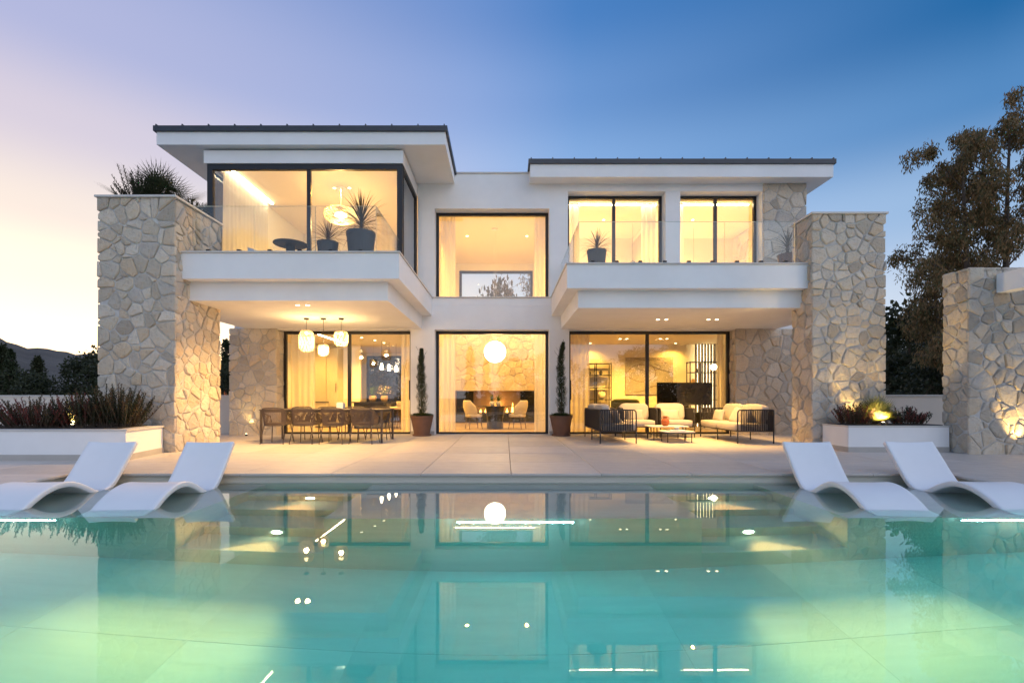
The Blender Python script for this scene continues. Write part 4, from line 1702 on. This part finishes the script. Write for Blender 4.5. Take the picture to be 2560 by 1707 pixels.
# kitchen
kt = thing('kitchen_cabinet', 'tall beige kitchen cabinets at the back of the dining room', 'cabinet', (-6.0, 16.7, 0))
for a, b in ((-6.46, -6.08), (-6.07, -5.69)):
    box('door', 'cabinet', (a + .003, b - .003, 16.42, 16.46, .06, 2.66), kt)
box('carcass', 'cabinet', (-6.46, -5.69, 16.461, 16.99, 0, 2.70), kt)
box('handle', 'black', (-5.75, -5.73, 16.40, 16.42, 1.2, 1.5), kt)
ko = thing('wall_oven', 'dark glass wall oven beside the beige kitchen cabinets', 'oven', (-6.6, 16.7, 1.2))
box('front', 'panel_black', (-6.80, -6.48, 16.42, 16.47, 1.58, 2.16), ko)
box('trim', 'dark_metal', (-6.81, -6.47, 16.43, 16.99, 1.57, 2.17), ko)
kc = thing('kitchen_counter', 'beige kitchen counter with a dark worktop', 'counter', (-6.5, 16.6, 0))
box('cabinet', 'cabinet', (-7.0, -6.0, 16.2, 16.415, .06, .85), kc)
box('worktop', 'stone_dark', (-7.02, -5.98, 16.18, 16.416, .851, .885), kc)
isl = thing('kitchen_island', 'dark stone kitchen island with two flower pots', 'kitchen island', (-4.4, 16, 0))
box('top', 'stone_dark', (-4.98, -3.70, 15.7, 16.5, .84, .885), isl, bevel=.004)
box('front_panel', 'stone_dark', (-4.93, -3.86, 15.75, 16.4, 0, .838), isl)


def house_plant(label, x, y, z, r_, h, pm_, lm, n_, ln, seed, flowers=False):
    q = random.Random(seed)
    th = thing('house_plant', label, 'potted plant', (x, y, z))
    MB().lathe([(r_ * .6, 0), (r_ * .95, h * .35), (r_, h * .6), (r_ * .82, h), (r_ * .7, h)], 20, (x, y, z + .001)).build('pot', pm_, th, smooth=True)
    m_ = MB()
    for i in range(n_):
        a = i * 2.4
        e = R(q.uniform(25, 85))
        m_.blade((x, y, z + h * .95), (math.cos(a) * math.cos(e), math.sin(a) * math.cos(e), math.sin(e)), ln * q.uniform(.6, 1.1), .03, .25, 4)
    m_.build('leaves', lm, th)
    if flowers:
        m_ = MB()
        for i in range(70):
            a, rr, zz = q.uniform(0, 6.28), q.uniform(.03, ln * .7), q.uniform(.2, 1.0)
            m_.blade((x + rr * math.cos(a), y + rr * math.sin(a), z + h + ln * zz * .8), (q.uniform(-1, 1), q.uniform(-1, 1), q.uniform(-.5, 1)), .05, .04, 0, 2)
        m_.build('flowers', 'flower', th)


house_plant('leafy green plant in a straw pot on the kitchen island', -4.36, 15.95, .885, .125, .20, 'pot_straw', 'leaf_house', 40, .42, 1)
house_plant('pale flowering plant in a straw pot on the kitchen island', -3.98, 15.95, .885, .125, .20, 'pot_straw', 'leaf_house', 40, .40, 2, True)
for i, (x, y) in enumerate(((-3.98, 15.6), (-3.86, 16.1), (-3.74, 16.6))):
    th = thing('kitchen_pendant', 'small glowing glass pendant over the kitchen island, %s from the doors' % ords[i], 'pendant lamp', (x, y, 2.867), 'small pendants over the kitchen island')
    MB().tube([(x, y, 2.866), (x, y, 2.13)], .004, 6).build('cable', 'black', th)
    MB().lathe([(.015, .22), (.03, .2), (.055, .1), (.058, .04), (.045, 0), (.0, -.005)], 16, (x, y, 1.91), cap=False).build('shade', 'globe', th, smooth=True)


def stool(label, x, y):
    th = thing('bar_stool', label, 'bar stool', (x, y, 0), 'bar stools at the kitchen island')
    MB().sq((x, y, .68), (.2, .2, .05), .4, .5).build('seat', 'boucle', th, smooth=True)
    b = MB()
    b.grid([[(x + .20 * math.cos(a), y + .20 * math.sin(a), z) for a in np.linspace(-1.2, 1.2, 9)] for z in (.70, .82, .90)])
    o = b.build('backrest', 'boucle', th, smooth=True)
    o.modifiers.new('thick', 'SOLIDIFY').thickness = .04
    for sx in (-1, 1):
        for sy in (-1, 1):
            MB().tube([(x + sx * .12, y + sy * .12, .65), (x + sx * .18, y + sy * .18, .005)], [.016, .011], 6).build('leg', 'wood_dark', th)
    MB().tube([(x - .16, y - .16, .25), (x + .16, y - .16, .25)], .009, 6).build('footrest', 'wood_dark', th)


for i, (x, y) in enumerate(((-3.52, 15.6), (-3.46, 16.1), (-3.4, 16.6))):
    stool('cream bar stool with dark wooden legs, %s from the dining doors' % ords[i], x, y)

# fireplace hall
FY = 19.55
fp = thing('fireplace', 'wide stone fireplace wall with a long black fire slot behind the round table', 'fireplace', (-.3, FY, 0))
box('core', 'mortar', (-2.13, 1.41, FY, FY + .35, 1.30, 3.9), fp)
stones(fp, (-2.13, FY, 1.30), (1, 0, 0), (0, 0, 1), (0, -1, 0), 3.54, 2.6, seed=33, size=.34, gap=.02, edge=0)
box('firebox', 'fire_back', (-2.13, 1.41, FY + .30, FY + .40, 0.02, 1.298), fp)
box('plinth', 'stone_dark', (-2.13, 1.41, FY - .06, FY + .298, .02, .42), fp)
for a, b in ((-1.95, -1.28), (.62, 1.28)):
    box('glass_front', 'panel_black', (a, b, FY + .02, FY + .05, .44, 1.28), fp)
for i, x in enumerate((-1.0, -.78, -.62, -.18, .08, .30, .44)):
    h = (.14, .22, .30, .26, .18, .42, .24)[i]
    b = MB()
    b.add([(x - .05, FY + .15, .42), (x, FY + .11, .42), (x + .05, FY + .15, .42), (x, FY + .19, .42), (x - .03, FY + .15, .42 + h * .5), (x + .035, FY + .15, .42 + h * .45), (x + .015, FY + .15, .42 + h)],
          [(0, 1, 4), (1, 5, 4), (1, 2, 5), (2, 3, 5), (3, 4, 5), (3, 0, 4), (4, 5, 6)])
    b.build('flame', 'flame', fp)
light('POINT', 'light', (-.3, FY + .1, .75), 30, (1, .45, .1), fp, .15)
tb = thing('round_table', 'dark round pedestal table in front of the fireplace', 'table', (-.33, 15.9, 0))
MB().lathe([(.58, 0), (.60, .012), (.60, .03)], 40, (-.33, 15.9, .715)).build('table_top', 'stone_dark', tb)
MB().lathe([(.27, 0), (.27, .3), (.32, .712)], 28, (-.33, 15.9, .005)).build('pedestal', 'stone_dark', tb)


def shell_chair(label, x, y, rot):
    th = thing('upholstered_chair', label, 'chair', (0, 0, 0), 'cream chairs at the round table')
    MB().sq((0, 0, .44), (.26, .25, .06), .4, .5).build('seat', 'boucle', th, smooth=True)
    rows = []
    for z, rr, lean in ((.44, .24, 0), (.58, .29, -.02), (.74, .30, -.05), (.88, .27, -.08), (.93, .24, -.09)):
        amax = 1.75 if z < .7 else 1.75 - (z - .7) * 2.6
        rows.append([(rr * math.sin(a), -rr * math.cos(a) + lean, z) for a in np.linspace(-amax, amax, 15)])
    o = MB().grid(rows).build('backrest', 'boucle', th, smooth=True)
    s = o.modifiers.new('thick', 'SOLIDIFY')
    s.thickness = .06
    for sx in (-1, 1):
        for sy in (-1, 1):
            MB().tube([(sx * .17, sy * .17, .40), (sx * .22, sy * .22, .005)], [.018, .011], 6).build('leg', 'wood_dark', th)
    th.location = (x, y, 0)
    th.rotation_euler.z = R(rot)


shell_chair('cream upholstered chair on the dining side of the round table', -1.02, 15.75, -68)
shell_chair('cream upholstered chair on the lounge side of the round table', .40, 15.75, 68)
house_plant('leafy plant in a white pot on the round table, dining side', -.42, 15.85, .745, .085, .15, 'pot_white', 'leaf_house', 30, .34, 5)
house_plant('leafy plant in a white pot on the round table, lounge side', -.22, 15.95, .745, .085, .15, 'pot_white', 'leaf_house', 30, .34, 6)
gl = thing('globe_lamp', 'large glowing ribbed globe lamp hanging over the round table', 'pendant lamp', (-.33, 15.9, 6.55))
MB().lathe([(.35 * math.sin(a), -.35 * math.cos(a)) for a in np.linspace(.06, math.pi - .06, 22)], 48, (-.33, 15.9, 2.52), cap=True,
           wob=lambda a, z: 1 + .035 * abs(math.sin(a * 7))).build('shade', 'globe', gl, smooth=True)
for dx in (-.03, .03):
    MB().tube([(-.33 + dx, 15.9, 2.86), (-.33 + dx, 15.9, 6.55)], .003, 5).build('cable', 'white_plastic', gl)
MB().lathe([(.10, -.03), (.10, 0)], 20, (-.33, 15.9, 6.559)).build('ceiling_cap', 'white_plastic', gl)
light('POINT', 'light', (-.33, 15.1, 2.3), 60, IC, gl, .2)

# living room
LB = 16.9
pa = thing('painting', 'large abstract painting with looping dark lines on the living room wall', 'painting', (4.8, LB - .05, 1.1))
box('canvas', 'canvas', (4.20, 5.86, LB - .05, LB - .002, 1.13, 2.42), pa)
for i, pts in enumerate(([(4.25, 1.9), (4.5, 2.12), (4.95, 2.15), (5.4, 2.0), (5.8, 1.9)], [(4.24, 1.92), (4.3, 1.75), (4.65, 1.58), (5.05, 1.62), (5.25, 1.85), (5.1, 2.15), (4.75, 2.2), (4.6, 2.05), (4.9, 1.95), (5.3, 2.0), (5.42, 2.1), (5.2, 2.2)],
                         [(4.5, 2.38), (4.9, 2.32), (5.3, 2.35), (5.62, 2.22), (5.4, 2.22)], [(4.4, 1.2), (4.8, 1.25), (5.2, 1.42), (5.8, 1.4)])):
    MB().tube(bez([(x, LB - .053, z) for x, z in pts], 8), .007, 5).build('painted_line', 'wood_dark', pa)


def rack(label, x0, x1, y, z0, z1, levels, posts):
    th = thing('open_shelf', label, 'shelf', ((x0 + x1) / 2, y, z0))
    for x in np.linspace(x0, x1, posts):
        for yy in (y, y + .3):
            box('post', 'black', (x - .015, x + .015, yy - .015, yy + .015, z0, z1), th)
    for z in levels:
        box('board', 'black', (x0 + .016, x1 - .016, y - .014, y + .314, z - .012, z + .012), th)
    return th


rack('open black metal shelf with vases beside the sheer curtain', 2.62, 3.62, 16.5, .0, 2.20, (.4, .95, 1.36, 1.78, 2.18), 3)
rack('open black metal shelf in front of the lit slats', 6.2, 7.14, 16.2, .0, 2.23, (.5, .95, 1.42, 1.86, 2.21), 3)


def jar(label, x, y, z, r_, h, mat='pot_white'):
    th = thing('vase', label, 'vase', (x, y, z))
    MB().lathe([(r_ * .5, 0), (r_ * .9, h * .3), (r_, h * .55), (r_ * .7, h * .85), (r_ * .4, h * .92), (r_ * .5, h)], 20, (x, y, z + .001)).build('body', mat, th, smooth=True)


jar('large cream vase low on the open shelf by the curtain', 3.32, 16.65, .963, .14, .30)
jar('cream vase halfway up the open shelf by the curtain', 2.76, 16.65, 1.373, .11, .30)
jar('dark small jar on the top board of the open shelf by the curtain', 3.30, 16.65, 1.793, .06, .16, 'pot_grey')
jar('small grey jar on the top board of the open shelf nearest the curtain', 2.9, 16.65, 1.793, .06, .14, 'pot_grey')
jar('small dark round jar on the second board of the open shelf', 2.80, 16.65, 1.373 - .41, .055, .11, 'pot_grey')
jar('straw coloured jar on the shelf in front of the lit slats', 6.36, 16.35, 1.433, .08, .22, 'pot_straw')
jar('small dark bottle on the upper board of the shelf before the slats', 6.5, 16.35, 1.873, .035, .12, 'pot_grey')
house_plant('trailing green plant on the lowest board of the open shelf', 2.80, 16.62, .412, .07, .14, 'pot_white', 'leaf_house', 24, .2, 12)
tv = thing('television', 'very large black television on a low stand behind the armchairs', 'television', (5.75, 15.5, 0))
box('screen', 'panel_black', (4.86, 6.62, 15.45, 15.50, .78, 1.50), tv, bevel=.004)
box('housing', 'black', (5.0, 6.5, 15.501, 15.55, .85, 1.4), tv)
box('stand', 'black', (4.95, 6.55, 15.40, 15.75, .20, .55), tv)
box('neck', 'black', (5.6, 5.9, 15.52, 15.6, .551, .86), tv)
sl_ = thing('slat_screen', 'vertical wooden slats with lit strips between them in the living room corner', 'slat screen', (6.9, 16.7, 0))
for i in range(7):
    x = 6.56 + .105 * i
    box('slat', 'wood_dark', (x, x + .045, 16.62, 16.72, .01, 2.86), sl_)
    if i < 6:
        box('light_strip', 'shelf_led', (x + .062, x + .085, 16.70, 16.71, .02, 2.85), sl_)
wlmp = thing('wall_lamp', 'small glass globe lamp on an arm in the living room', 'wall lamp', (6.85, 15.9, 2.0))
MB().sq((6.86, 15.9, 2.02), (.10, .10, .10), 1, 1).build('globe', 'globe', wlmp, smooth=True)
MB().tube([(6.93, 15.9, 2.0), (7.2, 16.2, 1.98)], .012, 6).build('arm', 'dark_metal', wlmp)
gs = thing('armchair', 'dark olive armchair inside the living room behind the outdoor armchair', 'armchair', (3.7, 14.9, 0))
MB().sq((3.72, 14.95, .62), (.44, .12, .36), .35, .35).build('backrest', 'green_fabric', gs, smooth=True)
MB().sq((3.72, 15.35, .36), (.42, .4, .14), .3, .3).build('seat', 'green_fabric', gs, smooth=True)
for sx in (-1, 1):
    for yy in (15.0, 15.65):
        MB().tube([(3.72 + sx * .36, yy, .24), (3.72 + sx * .36, yy, .005)], .018, 6).build('leg', 'wood_dark', gs)
st = thing('stool_table', 'small pale round side table inside the lounge doors', 'side table', (2.75, 14.6, 0))
MB().lathe([(.2, .5), (.22, .51), (.22, .535)], 24, (2.75, 14.6, .2)).build('table_top', 'pot_white', st)
MB().lathe([(.16, 0), (.05, .03), (.04, .69)], 16, (2.75, 14.6, .006)).build('stem', 'dark_metal', st)

# upper rooms
wl = thing('wicker_lamp', 'wide glowing wicker pendant lamp in the upper corner room', 'pendant lamp', (-4.38, 12.9, 6.6))
x, y, zc = -4.38, 12.9, 5.87
m_ = MB()
for i in range(26):
    a = 2 * math.pi * i / 26
    m_.tube([(x + .43 * math.sin(p) ** .8 * math.cos(a + p * .35), y + .43 * math.sin(p) ** .8 * math.sin(a + p * .35), zc + .20 * math.cos(p)) for p in np.linspace(.25, 2.9, 12)], .010, 4)
for p in np.linspace(.4, 2.8, 8):
    m_.tube([(x + .43 * math.sin(p) ** .8 * math.cos(a), y + .43 * math.sin(p) ** .8 * math.sin(a), zc + .20 * math.cos(p)) for a in np.linspace(0, 2 * math.pi, 33)[:-1]], .008, 4, closed=True)
m_.build('woven_shade', 'rattan', wl)
MB().sq((x, y, zc), (.16, .16, .07), 1, 1).build('bulb', 'globe', wl, smooth=True)
MB().tube([(x, y, zc + .2), (x, y, 6.57)], .006, 6).build('cable', 'white_plastic', wl)
MB().lathe([(.12, -.025), (.12, 0)], 20, (x, y, 6.599)).build('ceiling_cap', 'white_plastic', wl)
light('POINT', 'light', (x, y, zc - .3), 160, (1.0, .62, .22), wl, .12)
hbed = thing('bed_headboard', 'pale padded headboard standing in the upper corner room', 'headboard', (-5.0, 14.6, FL))
box('panel', 'cabinet', (-5.50, -5.40, 13.4, 15.2, FL + .01, 4.95), hbed, bevel=.02)
box('base', 'cushion', (-5.39, -3.6, 13.5, 15.1, FL + .01, FL + .5), hbed, bevel=.05)
for i, (x, y) in enumerate(((4.12, 15.6), (6.2, 15.9))):
    th = thing('hanging_lamp', ('small dark dome pendant in the first upper room of the lounge side', 'small dark dome pendant in the second upper room of the lounge side')[i], 'pendant lamp', (x, y, 6.6))
    MB().tube([(x, y, 6.599), (x, y, 5.42)], .004, 5).build('cable', 'black', th)
    MB().lathe([(.09, 0), (.08, .05), (.03, .08)], 20, (x, y, 5.34)).build('shade', 'pot_grey', th, smooth=True)
wd = thing('wall_panel', 'grey wood wall panelling in the first upper room of the lounge side', 'wall panel', (4.45, 15.3, FL))
for i in range(6):
    box('plank', 'cabinet', (4.455, 4.495, 14.6 + .4 * i, 14.99 + .4 * i, FL + .01, 6.4), wd)
pn = thing('stone_panel', 'stone clad side wall inside the second upper room of the lounge side', 'stone wall', (8.0, 15.4, FL))
box('core', 'mortar', (8.02, 8.09, 13.8, 17.0, FL, 6.59), pn)
stones(pn, (8.02, 13.8, FL), (0, 1, 0), (0, 0, 1), (-1, 0, 0), 3.2, 3.0, seed=44, size=.38, gap=.02, edge=0)
for x, lab in ((5.35, 'glowing table lamp low on the wall of the second upper room'), (2.55, 'glowing table lamp low on the wall of the first upper room')):
    bl = thing('bedside_lamp', lab, 'table lamp', (x, 16.75, FL))
    MB().lathe([(.12, 0), (.12, .18)], 20, (x, 16.75, FL + .75)).build('shade', 'globe', bl)
    MB().lathe([(.1, 0), (.02, .04), (.02, .75)], 16, (x, 16.75, FL + .005)).build('stem', 'dark_metal', bl)
    light('POINT', 'light', (x, 16.55, FL + .98), 110, (1.0, .66, .26), bl, .1)


# ================================================================== trees and landscape
def leaf_cards(P, Dv, ln, w, r_):
    """quads along Dv at P (numpy), returns verts, faces"""
    n_ = len(P)
    rnd = r_.normal(size=(n_, 3))
    side = np.cross(Dv, rnd)
    side /= np.linalg.norm(side, axis=1, keepdims=True) + 1e-9
    ln = ln * r_.uniform(.6, 1.15, (n_, 1))
    w = w * r_.uniform(.7, 1.2, (n_, 1))
    a = P
    b = P + Dv * ln * .5 + side * w / 2
    c = P + Dv * ln
    d = P + Dv * ln * .5 - side * w / 2
    V = np.stack([a, b, c, d], 1).reshape(-1, 3)
    F = np.arange(n_ * 4).reshape(-1, 4)
    return V, F


def mesh_np(name, V, F, mat, parent):
    off = np.array(wloc(parent))
    me = bpy.data.meshes.new(name)
    V = V - off
    me.vertices.add(len(V))
    me.vertices.foreach_set('co', V.astype(np.float32).ravel())
    me.loops.add(F.size)
    me.loops.foreach_set('vertex_index', F.astype(np.int32).ravel())
    me.polygons.add(len(F))
    me.polygons.foreach_set('loop_start', np.arange(0, F.size, 4, dtype=np.int32))
    me.polygons.foreach_set('loop_total', np.full(len(F), 4, dtype=np.int32))
    me.update(calc_edges=True)
    me.materials.append(M[mat])
    o = bpy.data.objects.new(name, me)
    C.objects.link(o)
    o.parent = parent
    return o


def eucalyptus(label, x, y, z, H, spread, seed, nleaf, lean=0, low=.26):
    q = random.Random(seed)
    r_ = np.random.default_rng(seed)
    th = thing('eucalyptus_tree', label, 'tree', (x, y, z), 'eucalyptus trees behind the stone wall')
    tr = MB()
    trunk = bez([(x, y, z), (x + q.uniform(-.3, .3) + lean * .2, y, z + H * .3), (x + q.uniform(-.4, .4) + lean * .5, y, z + H * .62), (x + lean, y, z + H * .96)], 8)
    tr.tube(trunk, [.22 * (1 - .88 * i / (len(trunk) - 1)) for i in range(len(trunk))], 8)
    cl_ = []
    for i in range(30):
        t_ = low + (1 - low) * i / 29
        p = lerp_path(trunk, min(t_, .995))
        a = i * 2.4 + q.uniform(-.5, .5)
        L = spread * (.45 + .75 * math.sin(math.pi * min(1, (t_ - .12) * 1.02))) * q.uniform(.65, 1.1)
        e = q.uniform(.25, .85)
        tip = p + Vector((math.cos(a) * L, math.sin(a) * L, L * e))
        mid = p.lerp(tip, .5) + Vector((0, 0, .12 * L))
        pts = bez([p, mid, tip], 5)
        r0 = .07 * (1.15 - t_)
        tr.tube(pts, [r0 * (1 - .8 * s / (len(pts) - 1)) for s in range(len(pts))], 5)
        for s in range(9):
            u = q.uniform(.3, 1.08)
            b = lerp_path(pts, min(u, 1)) + Vector((q.gauss(0, .28), q.gauss(0, .28), q.gauss(0, .22)))
            tr.tube([lerp_path(pts, min(u, 1) * .9), b], .010, 3)
            cl_.append((b, q.uniform(.20, .46)))
    tr.build('trunk', 'bark', th)
    ctr = np.array([tuple(c[0]) for c in cl_])
    rad = np.array([c[1] for c in cl_])
    idx = r_.integers(0, len(cl_), nleaf)
    dev = r_.normal(size=(nleaf, 3))
    dev /= np.linalg.norm(dev, axis=1, keepdims=True)
    P = ctr[idx] + dev * rad[idx, None] * r_.uniform(.15, 1, (nleaf, 1)) ** .6 * np.array([1, 1, 1.25])
    P[:, 2] -= .12
    Dv = r_.normal(size=(nleaf, 3)) * .45 + np.array([0, 0, -1.0])
    Dv /= np.linalg.norm(Dv, axis=1, keepdims=True)
    V, F = leaf_cards(P, Dv, .20, .052, r_)
    mesh_np('crown', V, F, 'leaf_euc', th)
    return th


eucalyptus('tall brownish eucalyptus tree rising behind the stone wall', 18.9, 20.0, -1.0, 12.1, 1.95, 5, 30000, .0)
eucalyptus('tallest eucalyptus tree cut off by the picture edge', 21.3, 20.6, -1.0, 13.8, 2.6, 10, 34000, .2)
eucalyptus('slender eucalyptus tree low beside the stone wall edge', 20.9, 23.5, -1.0, 9.0, 1.0, 12, 7000, -.1, .55)


def bush_tree_proto(name, label, H, W, n_, seed, mat='leaf_dark', conic=0.0, leaf=.30):
    q = random.Random(seed)
    r_ = np.random.default_rng(seed)
    th = thing(name, label, 'tree')
    tr = MB()
    tr.tube([(0, 0, 0), (q.uniform(-.1, .1), 0, H * .45), (0, 0, H * .85)], [.05 * H * .5, .03 * H * .5, .01 * H * .5], 7)
    ncl = 260 if conic else 60
    cs = []
    for i in range(ncl):
        t_ = q.random()
        zz = H * ((.04 + .95 * t_) if conic else (.14 + .84 * t_))
        if conic:
            rr = W * (1 - t_) ** conic + .04 * W
        else:
            rr = W * math.sin(math.pi * min(.97, .12 + .83 * t_)) ** .7
        a = q.uniform(0, 6.28)
        d = rr * q.uniform(.05 if conic else .35, 1.0)
        c = (d * math.cos(a), d * math.sin(a), zz)
        cs.append((c, W * q.uniform(.16, .34) * (.42 if conic else 1)))
        if i % 3 == 0:
            tr.tube([(0, 0, max(.1 * H, zz - .12 * H)), c], [.012 * H * .4, .006], 4)
    tr.build('trunk', 'bark', th)
    ctr = np.array([c for c, _ in cs])
    rad = np.array([r for _, r in cs])
    idx = r_.integers(0, ncl, n_)
    dev = r_.normal(size=(n_, 3))
    dev /= np.linalg.norm(dev, axis=1, keepdims=True)
    P = ctr[idx] + dev * rad[idx, None] * r_.uniform(.3, 1.05, (n_, 1)) ** .5
    Dv = dev * .6 + r_.normal(size=(n_, 3)) * .6 + np.array([0, 0, .5 if conic else .1])
    Dv /= np.linalg.norm(Dv, axis=1, keepdims=True)
    V, F = leaf_cards(P, Dv, leaf, leaf * .55, r_)
    mesh_np('crown', V, F, mat, th)
    return th


protos = {
    'b': bush_tree_proto('broadleaf_tree', '', 5.0, 2.3, 5000, 3, 'leaf_dark', 0, .26),
    'p': bush_tree_proto('conifer_tree', '', 9.0, 1.9, 5000, 4, 'leaf_dark', .8, .32),
    'c': bush_tree_proto('cypress_tree', '', 7.0, .75, 4000, 5, 'leaf_cypress', .45, .24),
}
used = set()


def plant_tree(kind, x, y, z, s, label, group):
    o = protos[kind] if kind not in used else copy_tree(protos[kind])
    used.add(kind)
    o.location = (x, y, z)
    o.scale = (s * rng.uniform(.9, 1.15), s, s * rng.uniform(.92, 1.08))
    o.rotation_euler.z = rng.uniform(0, 6.28)
    tag(o, label, 'tree', group)
    return o


GB = 'dark trees beyond the garden wall'
TL = [('p', -41.6, 40, -1.4, .76, 'tallest dark conifer at the picture edge under the hill'),
      ('p', -39.6, 41, -1.4, .70, 'dark conifer with a narrow top beside the tallest conifer'),
      ('p', -43.2, 42, -1.4, .66, 'dark conifer cut off by the picture edge'),
      ('c', -32.2, 31.5, -1.4, .74, 'slim lighter cypress standing in front of the dark conifers'),
      ('b', -31.0, 36, -1.4, 1.02, 'rounded dark tree beside the slim cypress beyond the wall'),
      ('b', -28.0, 35, -1.4, 1.08, 'broad dark tree in the middle of the row beyond the wall'),
      ('b', -34.0, 46, -1.4, 1.15, 'large rounded tree behind the row of dark trees'),
      ('b', -22.8, 29, -1.4, .78, 'low dark tree nearest the stone pillar beyond the wall'),
      ('b', -34.5, 34, -1.4, .86, 'low dark tree at the foot of the conifers'),
      ('b', -27.0, 28, -1.4, .66, 'lowest dark bushy tree just above the garden wall'),
      ('b', -25.2, 31, -1.4, .84, 'dark tree between the broad tree and the one nearest the pillar'),
      ('c', -19.6, 34, -1.4, .92, 'dark cypress seen in the gap between the stone pillars'),
      ('b', -17.9, 31, -1.4, .92, 'dark rounded tree seen in the gap between the stone pillars')]
for kd, x, y, z, s, lab in TL:
    plant_tree(kd, x, y, z, s, lab, GB)
GR = 'dark trees between the pillar and the stone wall'
TR = [('b', 22.6, 27, -1.5, 1.42, 'dark leafy tree leaning out beside the lounge side pillar'),
      ('b', 25.5, 29, -1.5, 1.02, 'dark tree right of the one beside the lounge side pillar'),
      ('b', 19.6, 22.5, -1.5, .80, 'low dark tree above the garden wall by the palm'),
      ('b', 21.6, 24.0, -1.5, .72, 'low dark tree next to the stone wall edge'),
      ('b', 33.5, 40, -1.5, 1.15, 'darker tree in front of the white hillside houses'),
      ('b', 42.5, 48, -1.5, 1.30, 'tree below the white hillside houses'),
      ('b', 64.0, 75, -1.0, 2.6, 'far rounded tree above the white hillside houses'),
      ('b', 74.0, 82, -1.0, 2.6, 'far rounded tree behind the eucalyptus')]
for kd, x, y, z, s, lab in TR:
    plant_tree(kd, x, y, z, s, lab, GR)
# trees across the pool, seen only mirrored in the panes
GM = 'trees across the pool mirrored in the windows'
TB = [('c', -3.4, -20, -1.0, .95, 'cypress mirrored in the central window, tallest'), ('c', -1.9, -22, -1.0, .80, 'cypress mirrored in the central window, shorter'),
      ('b', 1.0, -19, -1.0, 1.0, 'rounded tree mirrored in the central window'), ('b', 4.2, -18, -1.0, 1.25, 'rounded tree mirrored on the lounge side of the central window'),
      ('b', 13.5, -21, -1.0, 1.25, 'rounded tree mirrored in the television, first'), ('b', 17.5, -20, -1.0, 1.35, 'rounded tree mirrored in the television, second'), ('b', 22.0, -21, -1.0, 1.2, 'rounded tree mirrored beyond the television'),
      ('b', -8.5, -20, -1.0, 1.0, 'rounded tree mirrored in the dining doors'), ('b', 9.0, -20, -1.0, 1.0, 'rounded tree mirrored in the lounge doors')]
for kd, x, y, z, s, lab in TB:
    plant_tree(kd, x, y, z, s, lab, GM)
# trees behind the house, seen through the rear windows
rt = plant_tree('b', -.35, 27.5, -1.0, 1.62, 'tree crown seen through the rear window of the central hall', 'trees behind the house')
rt.scale = (.62, .62, 1.62)
plant_tree('b', -7.6, 26.5, -1.0, 1.0, 'tree seen through the rear kitchen window', 'trees behind the house')
eucalyptus('eucalyptus hanging into the rear window of the central hall', 1.75, 27.0, -1.0, 10.5, .75, 21, 5000, -.1)


def hill(label, pts, y0, depth, base):
    """ridge given by (azimuth deg, elevation deg) as seen from the terrace, at distance y0"""
    q = np.random.default_rng(3)
    az = np.linspace(pts[0][0], pts[-1][0], 140)
    elv = np.interp(az, [p[0] for p in pts], [p[1] for p in pts])
    elv = elv + .10 * np.sin(az * 1.7) + .06 * np.sin(az * 4.3 + 1) + q.normal(0, .012, len(az))
    rows = []
    for j, (fr, hh) in enumerate(((.25, .0), (.45, .22), (.7, .62), (.88, .9), (1.0, 1.0), (1.25, .8), (1.7, .2))):
        row = []
        for a, e in zip(az, elv):
            d = y0 * fr
            zt = y0 * math.tan(R(e)) + 1
            z = base + (zt - base) * hh
            row.append((d * math.sin(R(a)), d * math.cos(R(a)), z))
        rows.append(row)
    o = MB().grid(rows).build('hill', 'hill', None, smooth=True)
    o['kind'] = 'structure'
    return o


hill('', [(-85, 7.5), (-60, 6.2), (-50, 5.6), (-46.3, 4.9), (-44.6, 4.2), (-42, 4.0), (-40, 3.85), (-35, 3.9), (-29, 3.9), (-20, 3.5), (0, 2.5)], 420, 0, -3)
hill('', [(0, 1.5), (20, 3.0), (32, 4.2), (38, 5.1), (44, 5.6), (60, 5.2), (85, 4)], 240, 0, -3)


def far_house(label, x, y, z, w, h):
    th = thing('hillside_house', label, 'house', (x, y, z), 'white houses on the far hillside')
    box('wall', 'far_house', (x - w / 2, x + w / 2, y, y + 6, z, z + h), th)
    box('roof', 'coping', (x - w / 2 - .3, x + w / 2 + .3, y - .3, y + 6.3, z + h, z + h + .3), th)
    for i in range(3):
        xx = x - w / 2 + w * (i + .5) / 3
        box('window', 'panel_black', (xx - w * .08, xx + w * .08, y - .05, y - .002, z + h * .3, z + h * .75), th)


far_house('white house on the far hillside, uppermost', 92, 110, 10.5, 9, 2.4)
far_house('white house on the far hillside, middle', 86, 106, 7.6, 7, 2.2)
far_house('white house on the far hillside, lowest', 78, 98, 3.6, 8, 2.6)
